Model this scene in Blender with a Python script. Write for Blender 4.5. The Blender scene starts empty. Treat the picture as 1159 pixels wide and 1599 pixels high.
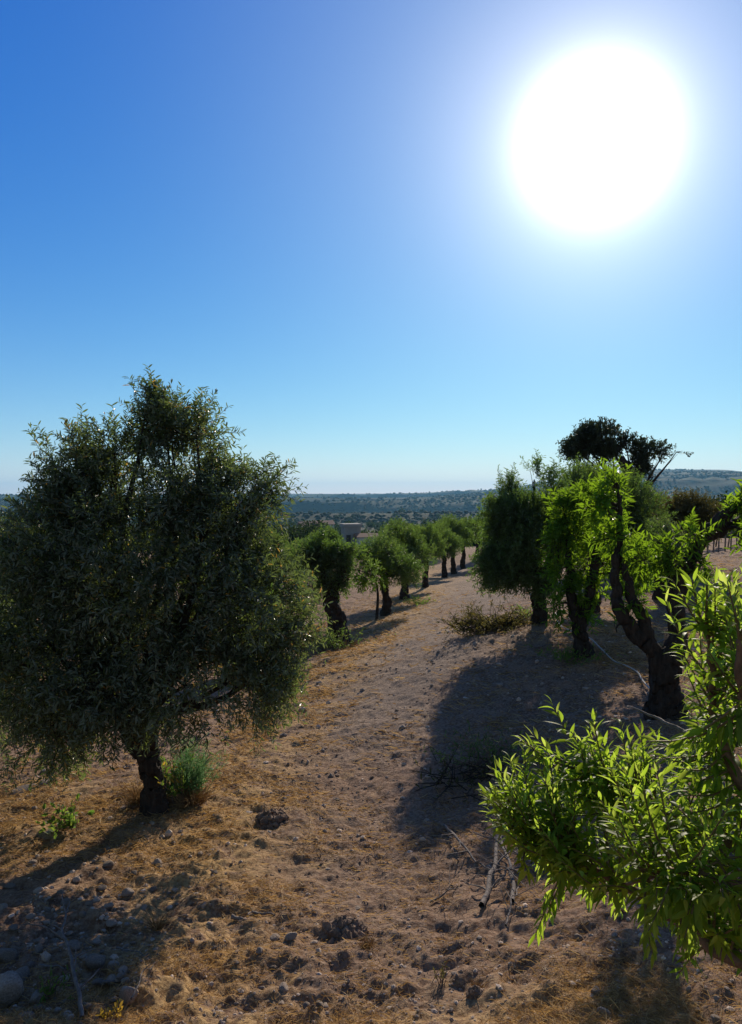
import bpy, math, random
import numpy as np
from mathutils import Vector, Matrix

S = bpy.context.scene
COL = S.collection
rng = np.random.default_rng(7)
random.seed(7)

# ------------------------------------------------------------------ camera
W0, H0, F = 1159.0, 1599.0, 1201.0
CAMZ = 1.95
HOR = 772.0
PITCH = -math.atan((799.5 - HOR) / F)
cam_d = bpy.data.cameras.new("camera")
cam = bpy.data.objects.new("camera", cam_d)
COL.objects.link(cam)
cam.location = (0, 0, CAMZ)
cam.rotation_euler = (math.pi / 2 + PITCH, 0, 0)
cam_d.sensor_fit = 'VERTICAL'
cam_d.sensor_height = 24.0
cam_d.lens = 24.0 * F / H0
cam_d.clip_start = 0.05
cam_d.clip_end = 60000
S.camera = cam
cp, sp = math.cos(PITCH), math.sin(PITCH)

def P(px, py, Y):
    """A photograph direction taken out to a real distance Y in front of the camera."""
    u, v = (px - 579.5) / F, (799.5 - py) / F
    dx, dy, dz = u, cp - v * sp, sp + v * cp
    k = Y / dy
    return np.array([dx * k, Y, CAMZ + dz * k])

# ------------------------------------------------------------------ sun, sky
sd = P(902, 248, 1.0) - np.array([0, 0, CAMZ])
sd /= np.linalg.norm(sd)
SUN_EL = math.asin(sd[2])
SUN_AZ = math.atan2(sd[0], sd[1])
sun_d = bpy.data.lights.new("sun", 'SUN')
sun_d.energy = 5.0
sun_d.angle = math.radians(0.5)
sun_d.color = (1.0, 0.87, 0.70)
sun = bpy.data.objects.new("sun", sun_d)
COL.objects.link(sun)
sun.rotation_euler = Vector(sd).to_track_quat('Z', 'Y').to_euler()
sun.location = (8, 20, 30)

world = bpy.data.worlds.new("World")
S.world = world
world.use_nodes = True
wn, wl = world.node_tree.nodes, world.node_tree.links
wn.clear()
sky = wn.new('ShaderNodeTexSky')
sky.sky_type = 'NISHITA'
sky.sun_disc = False
sky.sun_elevation = SUN_EL
sky.sun_rotation = SUN_AZ
sky.altitude = 300
sky.air_density = 1.0
sky.dust_density = 0.0
sky.ozone_density = 6.0
bg = wn.new('ShaderNodeBackground')
bg.inputs['Strength'].default_value = 0.1
sep = wn.new('ShaderNodeSeparateColor'); comb = wn.new('ShaderNodeCombineColor')
wl.new(sky.outputs[0], sep.inputs[0])
for ch, (mul_, pw) in enumerate(((8.2, 1.72), (3.0, 1.08), (1.46, 0.5))):      # colour balance of the clear sky
    m1 = wn.new('ShaderNodeMath'); m1.operation = 'MULTIPLY'; m1.inputs[1].default_value = 0.03
    m2 = wn.new('ShaderNodeMath'); m2.operation = 'POWER'; m2.inputs[1].default_value = pw
    m3 = wn.new('ShaderNodeMath'); m3.operation = 'MULTIPLY'; m3.inputs[1].default_value = mul_ * 10
    wl.new(sep.outputs[ch], m1.inputs[0]); wl.new(m1.outputs[0], m2.inputs[0]); wl.new(m2.outputs[0], m3.inputs[0])
    wl.new(m3.outputs[0], comb.inputs[ch])
# added fill: unseen sky away from the sun made paler and less blue
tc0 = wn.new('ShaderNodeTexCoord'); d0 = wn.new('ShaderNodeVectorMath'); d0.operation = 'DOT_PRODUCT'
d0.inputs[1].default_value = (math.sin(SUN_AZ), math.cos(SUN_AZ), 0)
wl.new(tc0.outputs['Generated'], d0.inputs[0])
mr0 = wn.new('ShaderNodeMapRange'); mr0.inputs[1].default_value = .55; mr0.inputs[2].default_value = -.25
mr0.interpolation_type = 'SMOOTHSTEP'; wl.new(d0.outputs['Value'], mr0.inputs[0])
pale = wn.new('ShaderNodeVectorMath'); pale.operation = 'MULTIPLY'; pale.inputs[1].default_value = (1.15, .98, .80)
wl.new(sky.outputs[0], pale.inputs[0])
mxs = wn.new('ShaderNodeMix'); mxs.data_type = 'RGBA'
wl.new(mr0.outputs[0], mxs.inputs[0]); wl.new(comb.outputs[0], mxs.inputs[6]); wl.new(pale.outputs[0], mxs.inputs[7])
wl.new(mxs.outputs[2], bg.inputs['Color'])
# sun glow and lens glare painted into the sky (a function of direction only)
tc = wn.new('ShaderNodeTexCoord')
dot = wn.new('ShaderNodeVectorMath'); dot.operation = 'DOT_PRODUCT'
au = P(930, 222, 1.0) - np.array([0, 0, CAMZ]); dot.inputs[1].default_value = tuple(au / np.linalg.norm(au))
wl.new(tc.outputs['Generated'], dot.inputs[0])
om = wn.new('ShaderNodeMath'); om.operation = 'SUBTRACT'; om.inputs[0].default_value = 1.0
wl.new(dot.outputs['Value'], om.inputs[1])
def aureole(width, amp, col):
    d = wn.new('ShaderNodeMath'); d.operation = 'DIVIDE'; d.inputs[1].default_value = -width
    wl.new(om.outputs[0], d.inputs[0])
    e = wn.new('ShaderNodeMath'); e.operation = 'EXPONENT'
    wl.new(d.outputs[0], e.inputs[0])
    m = wn.new('ShaderNodeMath'); m.operation = 'MULTIPLY'; m.inputs[1].default_value = amp
    wl.new(e.outputs[0], m.inputs[0])
    b = wn.new('ShaderNodeBackground'); b.inputs['Color'].default_value = (*col, 1)
    wl.new(m.outputs[0], b.inputs['Strength'])
    return b
sh = bg
for args in ((0.0017, 3.2, (1, 0.98, 0.95)), (0.010, 0.56, (1, 0.88, 0.7)), (0.058, 0.34, (0.82, 0.86, 0.6))):
    b = aureole(*args)
    a = wn.new('ShaderNodeAddShader')
    wl.new(sh.outputs[0], a.inputs[0]); wl.new(b.outputs[0], a.inputs[1])
    sh = a
# pale air low over the horizon
sz = wn.new('ShaderNodeSeparateXYZ'); wl.new(tc.outputs['Generated'], sz.inputs[0])
ab = wn.new('ShaderNodeMath'); ab.operation = 'ABSOLUTE'; wl.new(sz.outputs[2], ab.inputs[0])
dv = wn.new('ShaderNodeMath'); dv.operation = 'DIVIDE'; dv.inputs[1].default_value = -0.13; wl.new(ab.outputs[0], dv.inputs[0])
ex = wn.new('ShaderNodeMath'); ex.operation = 'EXPONENT'; wl.new(dv.outputs[0], ex.inputs[0])
mh = wn.new('ShaderNodeMath'); mh.operation = 'MULTIPLY'; mh.inputs[1].default_value = 0.22; wl.new(ex.outputs[0], mh.inputs[0])
bh = wn.new('ShaderNodeBackground'); bh.inputs['Color'].default_value = (1.0, 0.62, 0.35, 1); wl.new(mh.outputs[0], bh.inputs['Strength'])
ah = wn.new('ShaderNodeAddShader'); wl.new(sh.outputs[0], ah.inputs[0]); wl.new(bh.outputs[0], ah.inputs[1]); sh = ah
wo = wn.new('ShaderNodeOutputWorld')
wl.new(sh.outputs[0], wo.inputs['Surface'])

S.view_settings.view_transform = 'Standard'
S.view_settings.look = 'None'
S.view_settings.exposure = 0.16
S.view_settings.gamma = 1.0
S.render.engine = 'CYCLES'
S.cycles.max_bounces = 6
S.cycles.diffuse_bounces = 3
S.cycles.transmission_bounces = 4
S.cycles.transparent_max_bounces = 4
S.cycles.volume_bounces = 0

# ------------------------------------------------------------------ noise
def _hash(ix, iy, iz, seed):
    h = (ix.astype(np.int64) * 374761393 + iy.astype(np.int64) * 668265263 + iz.astype(np.int64) * 2147483647 + seed * 1274126177) & 0xFFFFFFFF
    h = ((h ^ (h >> 13)) * 1274126177) & 0xFFFFFFFF
    h = ((h ^ (h >> 16)) * 2246822519) & 0xFFFFFFFF
    return ((h ^ (h >> 15)) & 0xFFFFFF) / float(0xFFFFFF)

def vnoise(x, y, z=None, seed=0):
    x = np.asarray(x, float); y = np.asarray(y, float)
    fx, fy = np.floor(x), np.floor(y)
    tx, ty = x - fx, y - fy
    tx = tx * tx * (3 - 2 * tx); ty = ty * ty * (3 - 2 * ty)
    if z is None:
        zz = np.zeros_like(fx)
        a = _hash(fx, fy, zz, seed); b = _hash(fx + 1, fy, zz, seed)
        c = _hash(fx, fy + 1, zz, seed); d = _hash(fx + 1, fy + 1, zz, seed)
        return (a * (1 - tx) + b * tx) * (1 - ty) + (c * (1 - tx) + d * tx) * ty
    z = np.asarray(z, float); fz = np.floor(z); tz = z - fz; tz = tz * tz * (3 - 2 * tz)
    r = []
    for k in (0, 1):
        a = _hash(fx, fy, fz + k, seed); b = _hash(fx + 1, fy, fz + k, seed)
        c = _hash(fx, fy + 1, fz + k, seed); d = _hash(fx + 1, fy + 1, fz + k, seed)
        r.append((a * (1 - tx) + b * tx) * (1 - ty) + (c * (1 - tx) + d * tx) * ty)
    return r[0] * (1 - tz) + r[1] * tz

def fbm(x, y, oct=4, seed=0, gain=0.5):
    s, a, n = 0, 1.0, 0
    for o in range(oct):
        c, si = math.cos(o * 1.3), math.sin(o * 1.3)
        s = s + a * (vnoise((x * c - y * si) * 2 ** o + 17.3 * o, (x * si + y * c) * 2 ** o - 9.1 * o, None, seed + o) - 0.5)
        n += a; a *= gain
    return s / n * 2     # about -1..1

# ------------------------------------------------------------------ terrain heights
CP = [(579, 1599, 3.0), (0, 1599, 3.0), (1159, 1599, 2.75), (240, 1250, 6.0), (640, 1177, 7.35), (650, 1370, 5.1),
      (845, 962, 11.5), (910, 1025, 9.5), (1040, 1108, 7.0), (528, 1012, 16.0), (602, 962, 20.0), (633, 937, 24.0),
      (665, 917, 28.0), (693, 902, 33.0), (708, 895, 37.0), (722, 891, 41.0), (735, 900, 36.0), (700, 960, 17.0),
      (0, 1200, 7.5), (400, 1110, 10.0), (480, 1030, 14.0), (1150, 858, 30.0), (1120, 925, 16.0), (1159, 1250, 4.8),
      (1159, 1000, 12.0), (880, 905, 19.0), (560, 930, 26.0), (450, 935, 26.0), (300, 940, 26.0), (100, 1000, 16.0),
      (-300, 1100, 10.5), (800, 872, 40.0), (1000, 862, 36.0), (600, 892, 42.0), (300, 900, 42.0), (0, 910, 42.0),
      (-300, 1400, 4.8), (1500, 1350, 3.0), (1600, 1000, 9.0)]
pts = np.array([P(*c) for c in CP] + [np.array([0, 0, 0.2]), np.array([0, 1.2, 0.12]), np.array([-4, -1, .1]), np.array([5, -1, .6]),
                                     np.array([0, -8, .8]), np.array([-12, 0, -.3]), np.array([14, 2, .8])])
def _k(r): return r ** 2 * np.log(r + 1e-9)
n = len(pts)
A = np.zeros((n + 3, n + 3))
D = np.sqrt(((pts[:, None, :2] - pts[None, :, :2]) ** 2).sum(-1))
A[:n, :n] = np.where(D > 0, _k(D), 0) + np.eye(n) * 2.0
A[:n, n] = 1; A[:n, n + 1:] = pts[:, :2]; A[n, :n] = 1; A[n + 1:, :n] = pts[:, :2].T
sol = np.linalg.solve(A, np.concatenate([pts[:, 2], [0, 0, 0]]))
def h_near(x, y):
    z = sol[n] + sol[n + 1] * x + sol[n + 2] * y
    for i in range(n):
        d = np.sqrt((x - pts[i, 0]) ** 2 + (y - pts[i, 1]) ** 2)
        z = z + sol[i] * _k(d)
    return z

LR = np.log([1, 60, 120, 300, 600, 1000, 1700, 2500, 3600, 4200, 6500, 9500, 12000])
SL = np.array([-.06, -.066, -.082, -.070, -.049, -.036, -.0235, -.012, -.0035, -.006, -.0012, -.0008, -.0035])
AZ = [-180, -26, -10, 0, 4, 8.5, 14, 18, 20.5, 23, 26, 40, 180]
RS = [0, -.001, .0005, .0005, .0022, .0075, .018, .0275, .0305, .0300, .0285, .02, 0]
def h_far(x, y):
    r = np.sqrt(x * x + y * y) + 1e-6
    az = np.degrees(np.arctan2(x, y))
    lr = np.log(r)
    s = np.interp(lr, LR, SL)
    rs = np.interp(az, AZ, RS)
    t = np.clip((lr - math.log(900)) / (math.log(3900) - math.log(900)), 0, 1)
    t = t * t * (3 - 2 * t) * np.clip((math.log(7500) - lr) / .45, 0, 1)
    z = CAMZ + r * (s + rs * t)
    u = np.clip((lr - math.log(350)) / 1.0, 0, 1)
    rg = 1 - 2 * np.abs(fbm(x / 1500 + 3, y / 620, 4, 31)) * 1.5          # elongated spurs with sharp crests
    amp = .026 * r * np.clip(1 - (lr - math.log(3000)) / .9, .05, 1)
    z = z + u * amp * (rg - .62) + u * (.004 * r * fbm(x / 240, y / 200, 4, 57))
    top = CAMZ + r * (rs * .985 - .0035 + .0005 * fbm(x / 800, y / 800, 3, 9)) + 0 * r
    lim = np.where(lr < math.log(3500), top - r * .012 * np.clip((math.log(3500) - lr) / 1.2, 0, 1), top + r * .0035)
    k_ = .004 * r + 1
    z = lim - k_ * np.log1p(np.exp(np.clip((lim - z) / k_, -30, 30))) if False else np.where(u > 0, np.minimum(z, lim + 0 * z) * .85 + .15 * z, z)
    return z

def hz(x, y):
    x = np.asarray(x, float); y = np.asarray(y, float)
    r = np.sqrt(x * x + y * y)
    t = np.clip((np.log(r + 1e-6) - math.log(38)) / (math.log(85) - math.log(38)), 0, 1)
    t = t * t * (3 - 2 * t)
    # behind the camera the plain simply goes on
    back = np.clip((-y - 6) / 20, 0, 1)
    zn = np.where(r < 90, h_near(np.clip(x, -60, 60), np.clip(y, -12, 90)), 0)
    zn = zn * (1 - back) + 0.5 * back
    return zn * (1 - t) + h_far(x, y) * t + 0.05 * fbm(x / 1.7, y / 1.7, 3, 3)

def gz(x, y): return float(hz(np.array([x]), np.array([y]))[0])

def gy(px, py):
    """distance at which the photograph's direction meets the soil"""
    Ys = np.exp(np.linspace(math.log(2), math.log(60), 400))
    q = np.array([P(px, py, Y) for Y in Ys]); g = hz(q[:, 0], q[:, 1])
    s_ = np.where(q[:, 2] < g)[0]
    return float(Ys[s_[0]]) if len(s_) else 60.0

# ------------------------------------------------------------------ mesh builder
class MB:
    def __init__(s):
        s.v, s.f, s.r, s.n = [], [], [], 0
    def add(s, v, f, r=None):
        v = np.asarray(v, float).reshape(-1, 3); f = np.asarray(f, np.int64)
        s.v.append(v); s.f.append(f + s.n)
        s.r.append(np.full(len(v), 0.5) if r is None else np.broadcast_to(np.asarray(r, float), (len(v),)))
        s.n += len(v)
    def mesh(s, name, mat, smooth=True, origin=None):
        me = bpy.data.meshes.new(name)
        V = np.concatenate(s.v)
        if origin is not None: V = V - np.asarray(origin)
        R = np.concatenate(s.r)
        loops = np.concatenate([f.reshape(-1) for f in s.f])
        tot = np.concatenate([np.full(len(f), f.shape[1]) for f in s.f])
        start = np.concatenate([[0], np.cumsum(tot)[:-1]])
        me.vertices.add(len(V)); me.vertices.foreach_set('co', V.reshape(-1).astype(np.float32))
        me.loops.add(len(loops)); me.loops.foreach_set('vertex_index', loops.astype(np.int32))
        me.polygons.add(len(tot)); me.polygons.foreach_set('loop_start', start.astype(np.int32))
        me.polygons.foreach_set('loop_total', tot.astype(np.int32))
        me.polygons.foreach_set('use_smooth', np.full(len(tot), smooth))
        a = me.attributes.new('rnd', 'FLOAT', 'POINT'); a.data.foreach_set('value', R.astype(np.float32))
        me.update(calc_edges=True)
        me.materials.append(mat)
        return me
    def build(s, name, mat, parent=None, smooth=True, origin=None):
        o = bpy.data.objects.new(name, s.mesh(name, mat, smooth, origin))
        COL.objects.link(o)
        if parent is not None: o.parent = parent
        elif origin is not None: o.location = tuple(origin)
        return o

def tag(o, label=None, cat=None, group=None, kind=None):
    if label: o['label'] = label
    if cat: o['category'] = cat
    if group: o['group'] = group
    if kind: o['kind'] = kind
    return o

def empty(name, loc, label, cat, group=None):
    o = bpy.data.objects.new(name, None); COL.objects.link(o)
    o.location = tuple(loc); o.empty_display_size = 0.2
    return tag(o, label, cat, group)

def copy_tree(o, parent=None):
    c = o.copy(); COL.objects.link(c); c.parent = parent
    for ch in list(o.children): copy_tree(ch, c)
    return c

def catmull(p, per=5):
    p = np.asarray(p, float)
    if len(p) < 3: 
        t = np.linspace(0, 1, per + 1)[:, None]; return p[0] * (1 - t) + p[-1] * t
    q = np.vstack([2 * p[0] - p[1], p, 2 * p[-1] - p[-2]])
    out = []
    for i in range(1, len(q) - 2):
        for t in np.arange(per) / per:
            a, b, c, d = q[i - 1], q[i], q[i + 1], q[i + 2]
            out.append(.5 * ((2 * b) + (c - a) * t + (2 * a - 5 * b + 4 * c - d) * t * t + (3 * b - a - 3 * c + d) * t ** 3))
    out.append(q[-2])
    return np.array(out)

def tube(mb, p, r, sides=8, per=5, rough=0.0, wig=0.0, r_attr=0.5, seed=0):
    """tapered tube along points p with radii r"""
    p = np.asarray(p, float)
    rr = np.interp(np.linspace(0, 1, (len(p) - 1) * per + 1), np.linspace(0, 1, len(p)), r)
    q = catmull(p, per)
    rr = np.interp(np.linspace(0, 1, len(q)), np.linspace(0, 1, len(rr)), rr)
    if wig: 
        w = np.stack([vnoise(np.arange(len(q)) * .6, np.full(len(q), k * 7.7 + seed), None, 5) - .5 for k in range(3)], 1)
        w[0] = 0; q = q + w * wig * 2
    T = np.gradient(q, axis=0); T /= np.linalg.norm(T, axis=1)[:, None] + 1e-9
    up = np.array([0, 0, 1.0]) if abs(T[0][2]) < .9 else np.array([0, 1.0, 0])
    N = np.cross(T[0], up); N /= np.linalg.norm(N)
    rings = []
    ang = np.linspace(0, 2 * math.pi, sides, endpoint=False)
    for i in range(len(q)):
        N = N - T[i] * N.dot(T[i]); N /= np.linalg.norm(N) + 1e-9
        B = np.cross(T[i], N)
        rad = rr[i] * np.ones(sides)
        if rough:
            rad = rad * (1 + rough * 1.3 * (vnoise(np.cos(ang) * 2.1 + seed + i * .08, np.sin(ang) * 2.1 + i * .17, None, 9) - .5)
                         + rough * .5 * np.sin(ang * 3 + i * .25 + seed)
                         + rough * 1.1 * (vnoise(np.cos(ang) * 5.3 + seed, np.sin(ang) * 5.3 + i * .5, None, 19) - .5))
        rings.append(q[i] + rad[:, None] * (np.cos(ang)[:, None] * N + np.sin(ang)[:, None] * B))
    V = np.vstack(rings + [q[-1] + T[-1] * rr[-1] * .6])
    k = np.arange(sides); f = []
    for i in range(len(q) - 1):
        f.append(np.stack([i * sides + k, i * sides + (k + 1) % sides, (i + 1) * sides + (k + 1) % sides, (i + 1) * sides + k], 1))
    mb.add(V, np.vstack(f), r_attr)
    b = (len(q) - 1) * sides
    cap = np.stack([b + k, b + (k + 1) % sides, np.full(sides, len(V) - 1)], 1)
    mb.f.append(cap + (mb.n - len(V)))
    return q

def norm(a): return a / (np.linalg.norm(a, axis=-1, keepdims=True) + 1e-9)

def sticks(mb, a, b, ra, rb, mid=None, sides=3, r=None):
    """many thin tapered sticks at once, a->b, optional middle point"""
    a, b = np.asarray(a), np.asarray(b); N = len(a)
    if mid is None: mid = (a + b) / 2
    st = [a, mid, b]; rad = [ra, (ra + rb) / 2, rb]
    d = norm(b - a); u = norm(np.cross(d, np.array([.3, .2, .93]))); w = np.cross(d, u)
    V = []
    for s_, q_ in zip(st, rad):
        for k in range(sides):
            t = 2 * math.pi * k / sides
            V.append(s_ + (np.cos(t) * u + np.sin(t) * w) * np.reshape(q_, (-1, 1)))
    V = np.stack(V, 1)              # N, 3*sides, 3
    base = np.arange(N)[:, None] * (3 * sides)
    F_ = []
    for s_ in (0, 1):
        for k in range(sides):
            F_.append(np.stack([s_ * sides + k, s_ * sides + (k + 1) % sides, (s_ + 1) * sides + (k + 1) % sides, (s_ + 1) * sides + k]))
    F_ = (base[:, None, :] + np.array(F_)[None]).reshape(-1, 4)
    rr = None if r is None else np.repeat(r, 3 * sides)
    mb.add(V.reshape(-1, 3), F_, rr)

HEX = (np.array([[0, 0], [.3, .8], [.68, .75], [1, 0], [.68, -.75], [.3, -.8]]))
def leaves_hex(mb, o, d, nrm, L, Wd, r, bend=0.12):
    """flat six-sided lanceolate leaves"""
    N = len(o)
    d = norm(d); s_ = norm(np.cross(nrm, d)); u = np.cross(d, s_)
    V = []
    for (t, w) in HEX:
        z = -bend * (t * t) + (.10 if w != 0 else 0) * .5
        V.append(o + d * (t * L)[:, None] + s_ * (w * Wd * .5)[:, None] + u * (z * L)[:, None])
    V = np.stack(V, 1)
    F_ = np.arange(N)[:, None] * 6
    q1 = F_ + np.array([[0, 1, 2, 3]]); q2 = F_ + np.array([[0, 3, 4, 5]])
    mb.add(V.reshape(-1, 3), np.vstack([q1, q2]), np.repeat(r, 6))

def leaves_fine(mb, o, d, nrm, L, Wd, r, curl):
    """large near leaves with a folded midrib and a curl"""
    N = len(o)
    d = norm(d); s_ = norm(np.cross(nrm, d)); u = np.cross(d, s_)
    ts = [0.0, .12, .3, .5, .7, .87, 1.0]; ws = [0.05, .42, .9, 1.0, .75, .38, 0.02]
    V = []
    for t, w in zip(ts, ws):
        c = o + d * (L * (t - curl * .25 * t * t))[:, None] - u * (L * curl * t * t * .8)[:, None]
        V.append(c + (s_ * (Wd * .5 * w)[:, None] + u * (Wd * .16 * w)[:, None]))
        V.append(c)
        V.append(c - (s_ * (Wd * .5 * w)[:, None] - u * (Wd * .16 * w)[:, None]))
    V = np.stack(V, 1)
    k = 3 * len(ts); F_ = []
    for i in range(len(ts) - 1):
        a = i * 3
        F_ += [[a, a + 1, a + 4, a + 3], [a + 1, a + 2, a + 5, a + 4]]
    F_ = (np.arange(N)[:, None, None] * k + np.array(F_)[None]).reshape(-1, 4)
    mb.add(V.reshape(-1, 3), F_, np.repeat(r, k))

# ------------------------------------------------------------------ materials
def mat(name):
    m = bpy.data.materials.new(name); m.use_nodes = True
    m.node_tree.nodes.clear()
    return m, m.node_tree.nodes, m.node_tree.links

def ramp(nt, stops, interp='LINEAR'):
    r = nt.new('ShaderNodeValToRGB'); r.color_ramp.interpolation = interp
    e = r.color_ramp.elements
    while len(e) < len(stops): e.new(0.5)
    for i, (p, c) in enumerate(stops):
        e[i].position = p; e[i].color = (*c, 1)
    return r

def leaf_mat(name, stops, trans_stops, tw=0.45, rough=0.45, under=None, spec=0.4):
    m, nt, lk = mat(name)
    at = nt.new('ShaderNodeAttribute'); at.attribute_name = 'rnd'
    r1 = ramp(nt, stops); lk.new(at.outputs['Fac'], r1.inputs[0])
    r2 = ramp(nt, trans_stops); lk.new(at.outputs['Fac'], r2.inputs[0])
    bs = nt.new('ShaderNodeBsdfPrincipled'); bs.inputs['Roughness'].default_value = rough
    bs.inputs['Specular IOR Level'].default_value = spec
    col = r1.outputs[0]
    if under:
        g = nt.new('ShaderNodeNewGeometry'); mx = nt.new('ShaderNodeMix'); mx.data_type = 'RGBA'
        lk.new(g.outputs['Backfacing'], mx.inputs[0]); lk.new(col, mx.inputs[6]); mx.inputs[7].default_value = (*under, 1)
        col = mx.outputs[2]
    lk.new(col, bs.inputs['Base Color'])
    tr = nt.new('ShaderNodeBsdfTranslucent'); lk.new(r2.outputs[0], tr.inputs['Color'])
    ms = nt.new('ShaderNodeMixShader'); ms.inputs[0].default_value = tw
    lk.new(bs.outputs[0], ms.inputs[1]); lk.new(tr.outputs[0], ms.inputs[2])
    o = nt.new('ShaderNodeOutputMaterial'); lk.new(ms.outputs[0], o.inputs[0])
    return m

def rough_mat(name, c1, c2, scale=20, bump=0.4, rough=0.9, stretch=(1, 1, 1), dist=0.02, attr=False):
    m, nt, lk = mat(name)
    t = nt.new('ShaderNodeTexCoord'); mp = nt.new('ShaderNodeMapping'); mp.inputs['Scale'].default_value = stretch
    lk.new(t.outputs['Object'], mp.inputs[0])
    nz = nt.new('ShaderNodeTexNoise'); nz.inputs['Scale'].default_value = scale; nz.inputs['Detail'].default_value = 8
    nz.inputs['Roughness'].default_value = .65
    lk.new(mp.outputs[0], nz.inputs['Vector'])
    r = ramp(nt, [(0.3, c1), (0.72, c2)]); lk.new(nz.outputs[0], r.inputs[0])
    col = r.outputs[0]
    if attr:
        at = nt.new('ShaderNodeAttribute'); at.attribute_name = 'rnd'
        mr = nt.new('ShaderNodeMapRange'); mr.inputs[3].default_value = .55; mr.inputs[4].default_value = 1.45
        lk.new(at.outputs['Fac'], mr.inputs[0])
        mu = nt.new('ShaderNodeVectorMath'); mu.operation = 'SCALE'
        lk.new(col, mu.inputs[0]); lk.new(mr.outputs[0], mu.inputs['Scale']); col = mu.outputs[0]
    bs = nt.new('ShaderNodeBsdfPrincipled'); bs.inputs['Roughness'].default_value = rough
    bs.inputs['Specular IOR Level'].default_value = .25
    lk.new(col, bs.inputs['Base Color'])
    bp = nt.new('ShaderNodeBump'); bp.inputs['Strength'].default_value = bump; bp.inputs['Distance'].default_value = dist
    lk.new(nz.outputs[0], bp.inputs['Height']); lk.new(bp.outputs[0], bs.inputs['Normal'])
    o = nt.new('ShaderNodeOutputMaterial'); lk.new(bs.outputs[0], o.inputs[0])
    return m

M = {}
M['olive'] = leaf_mat('olive_leaf', [(0, (.032, .048, .022)), (.5, (.060, .083, .038)), (.9, (.085, .11, .05)), (1, (.30, .21, .05))],
                      [(0, (.08, .13, .03)), (.6, (.18, .25, .05)), (.9, (.38, .40, .12)), (1, (.6, .36, .06))], .47, .38, (.22, .24, .18), .5)
M['olive_green'] = leaf_mat('olive_green_leaf', [(0, (.04, .065, .022)), (.5, (.065, .10, .032)), (1, (.11, .14, .05))],
                      [(0, (.08, .16, .02)), (.6, (.17, .29, .04)), (1, (.34, .44, .08))], .5, .5, (.12, .15, .09), .35)
M['olive_far'] = leaf_mat('olive_dull_leaf', [(0, (.05, .05, .022)), (.5, (.085, .08, .032)), (1, (.14, .12, .05))],
                      [(0, (.10, .10, .02)), (.6, (.18, .16, .035)), (1, (.3, .24, .05))], .38, .6, None, .3)
M['almond'] = leaf_mat('almond_leaf', [(0, (.035, .085, .015)), (.6, (.060, .14, .022)), (1, (.11, .20, .03))],
                      [(0, (.17, .29, .015)), (.6, (.42, .60, .04)), (1, (.72, .82, .16))], .62, .5, (.10, .16, .05), .22)
M['almond_dark'] = leaf_mat('almond_dark_leaf', [(0, (.030, .07, .015)), (.6, (.05, .12, .022)), (1, (.09, .17, .03))],
                      [(0, (.14, .26, .012)), (.6, (.30, .50, .02)), (1, (.50, .66, .05))], .52, .5, None, .22)
M['carob'] = leaf_mat('carob_leaf', [(0, (.022, .035, .016)), (.6, (.035, .05, .022)), (1, (.06, .075, .035))],
                      [(0, (.03, .05, .012)), (1, (.10, .13, .03))], .25, .5)
M['fennel'] = leaf_mat('fennel_leaf', [(0, (.06, .15, .05)), (1, (.12, .24, .09))], [(0, (.20, .42, .16)), (1, (.40, .60, .28))], .5, .6)
M['weed'] = leaf_mat('weed_leaf', [(0, (.05, .10, .02)), (1, (.12, .18, .04))], [(0, (.12, .28, .03)), (1, (.35, .45, .06))], .5, .6)
M['yellow'] = leaf_mat('yellow_leaf', [(0, (.4, .28, .04)), (1, (.6, .4, .06))], [(0, (.6, .42, .04)), (1, (.8, .5, .06))], .5, .6)
M['straw'] = leaf_mat('straw_blade', [(0, (.20, .12, .05)), (.6, (.36, .235, .10)), (1, (.58, .43, .22))],
                      [(0, (.30, .15, .04)), (1, (.70, .45, .16))], .35, .7, None, .2)
M['wood'] = leaf_mat('distant_leaf', [(0, (.018, .035, .016)), (.5, (.035, .062, .026)), (1, (.075, .095, .04))],
                      [(0, (.03, .06, .015)), (1, (.10, .15, .03))], .25, .8, None, .1)
M['bark'] = rough_mat('bark', (.018, .014, .011), (.075, .058, .045), 30, .9, .95, (1, 1, .25), .05)
M['bark_brown'] = rough_mat('brown_bark', (.09, .050, .030), (.24, .145, .09), 45, .6, .85, (1, 1, .5), .01)
M['twig'] = rough_mat('twig_bark', (.12, .08, .06), (.25, .17, .12), 60, .3, .8)
M['red_twig'] = rough_mat('green_shoot', (.10, .09, .035), (.22, .12, .05), 60, .2, .6)
M['dead'] = rough_mat('dead_wood', (.09, .075, .065), (.27, .23, .20), 40, .6, .9)
M['stone'] = rough_mat('limestone', (.24, .18, .135), (.56, .45, .36), 9, .6, .9, (1, 1, 1), .02, True)
M['clod'] = rough_mat('soil_clod', (.17, .11, .075), (.34, .235, .165), 30, .8, 1.0, (1, 1, 1), .02, True)
M['hose'] = rough_mat('pale_plastic', (.34, .33, .31), (.50, .49, .47), 12, .1, .85)

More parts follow.
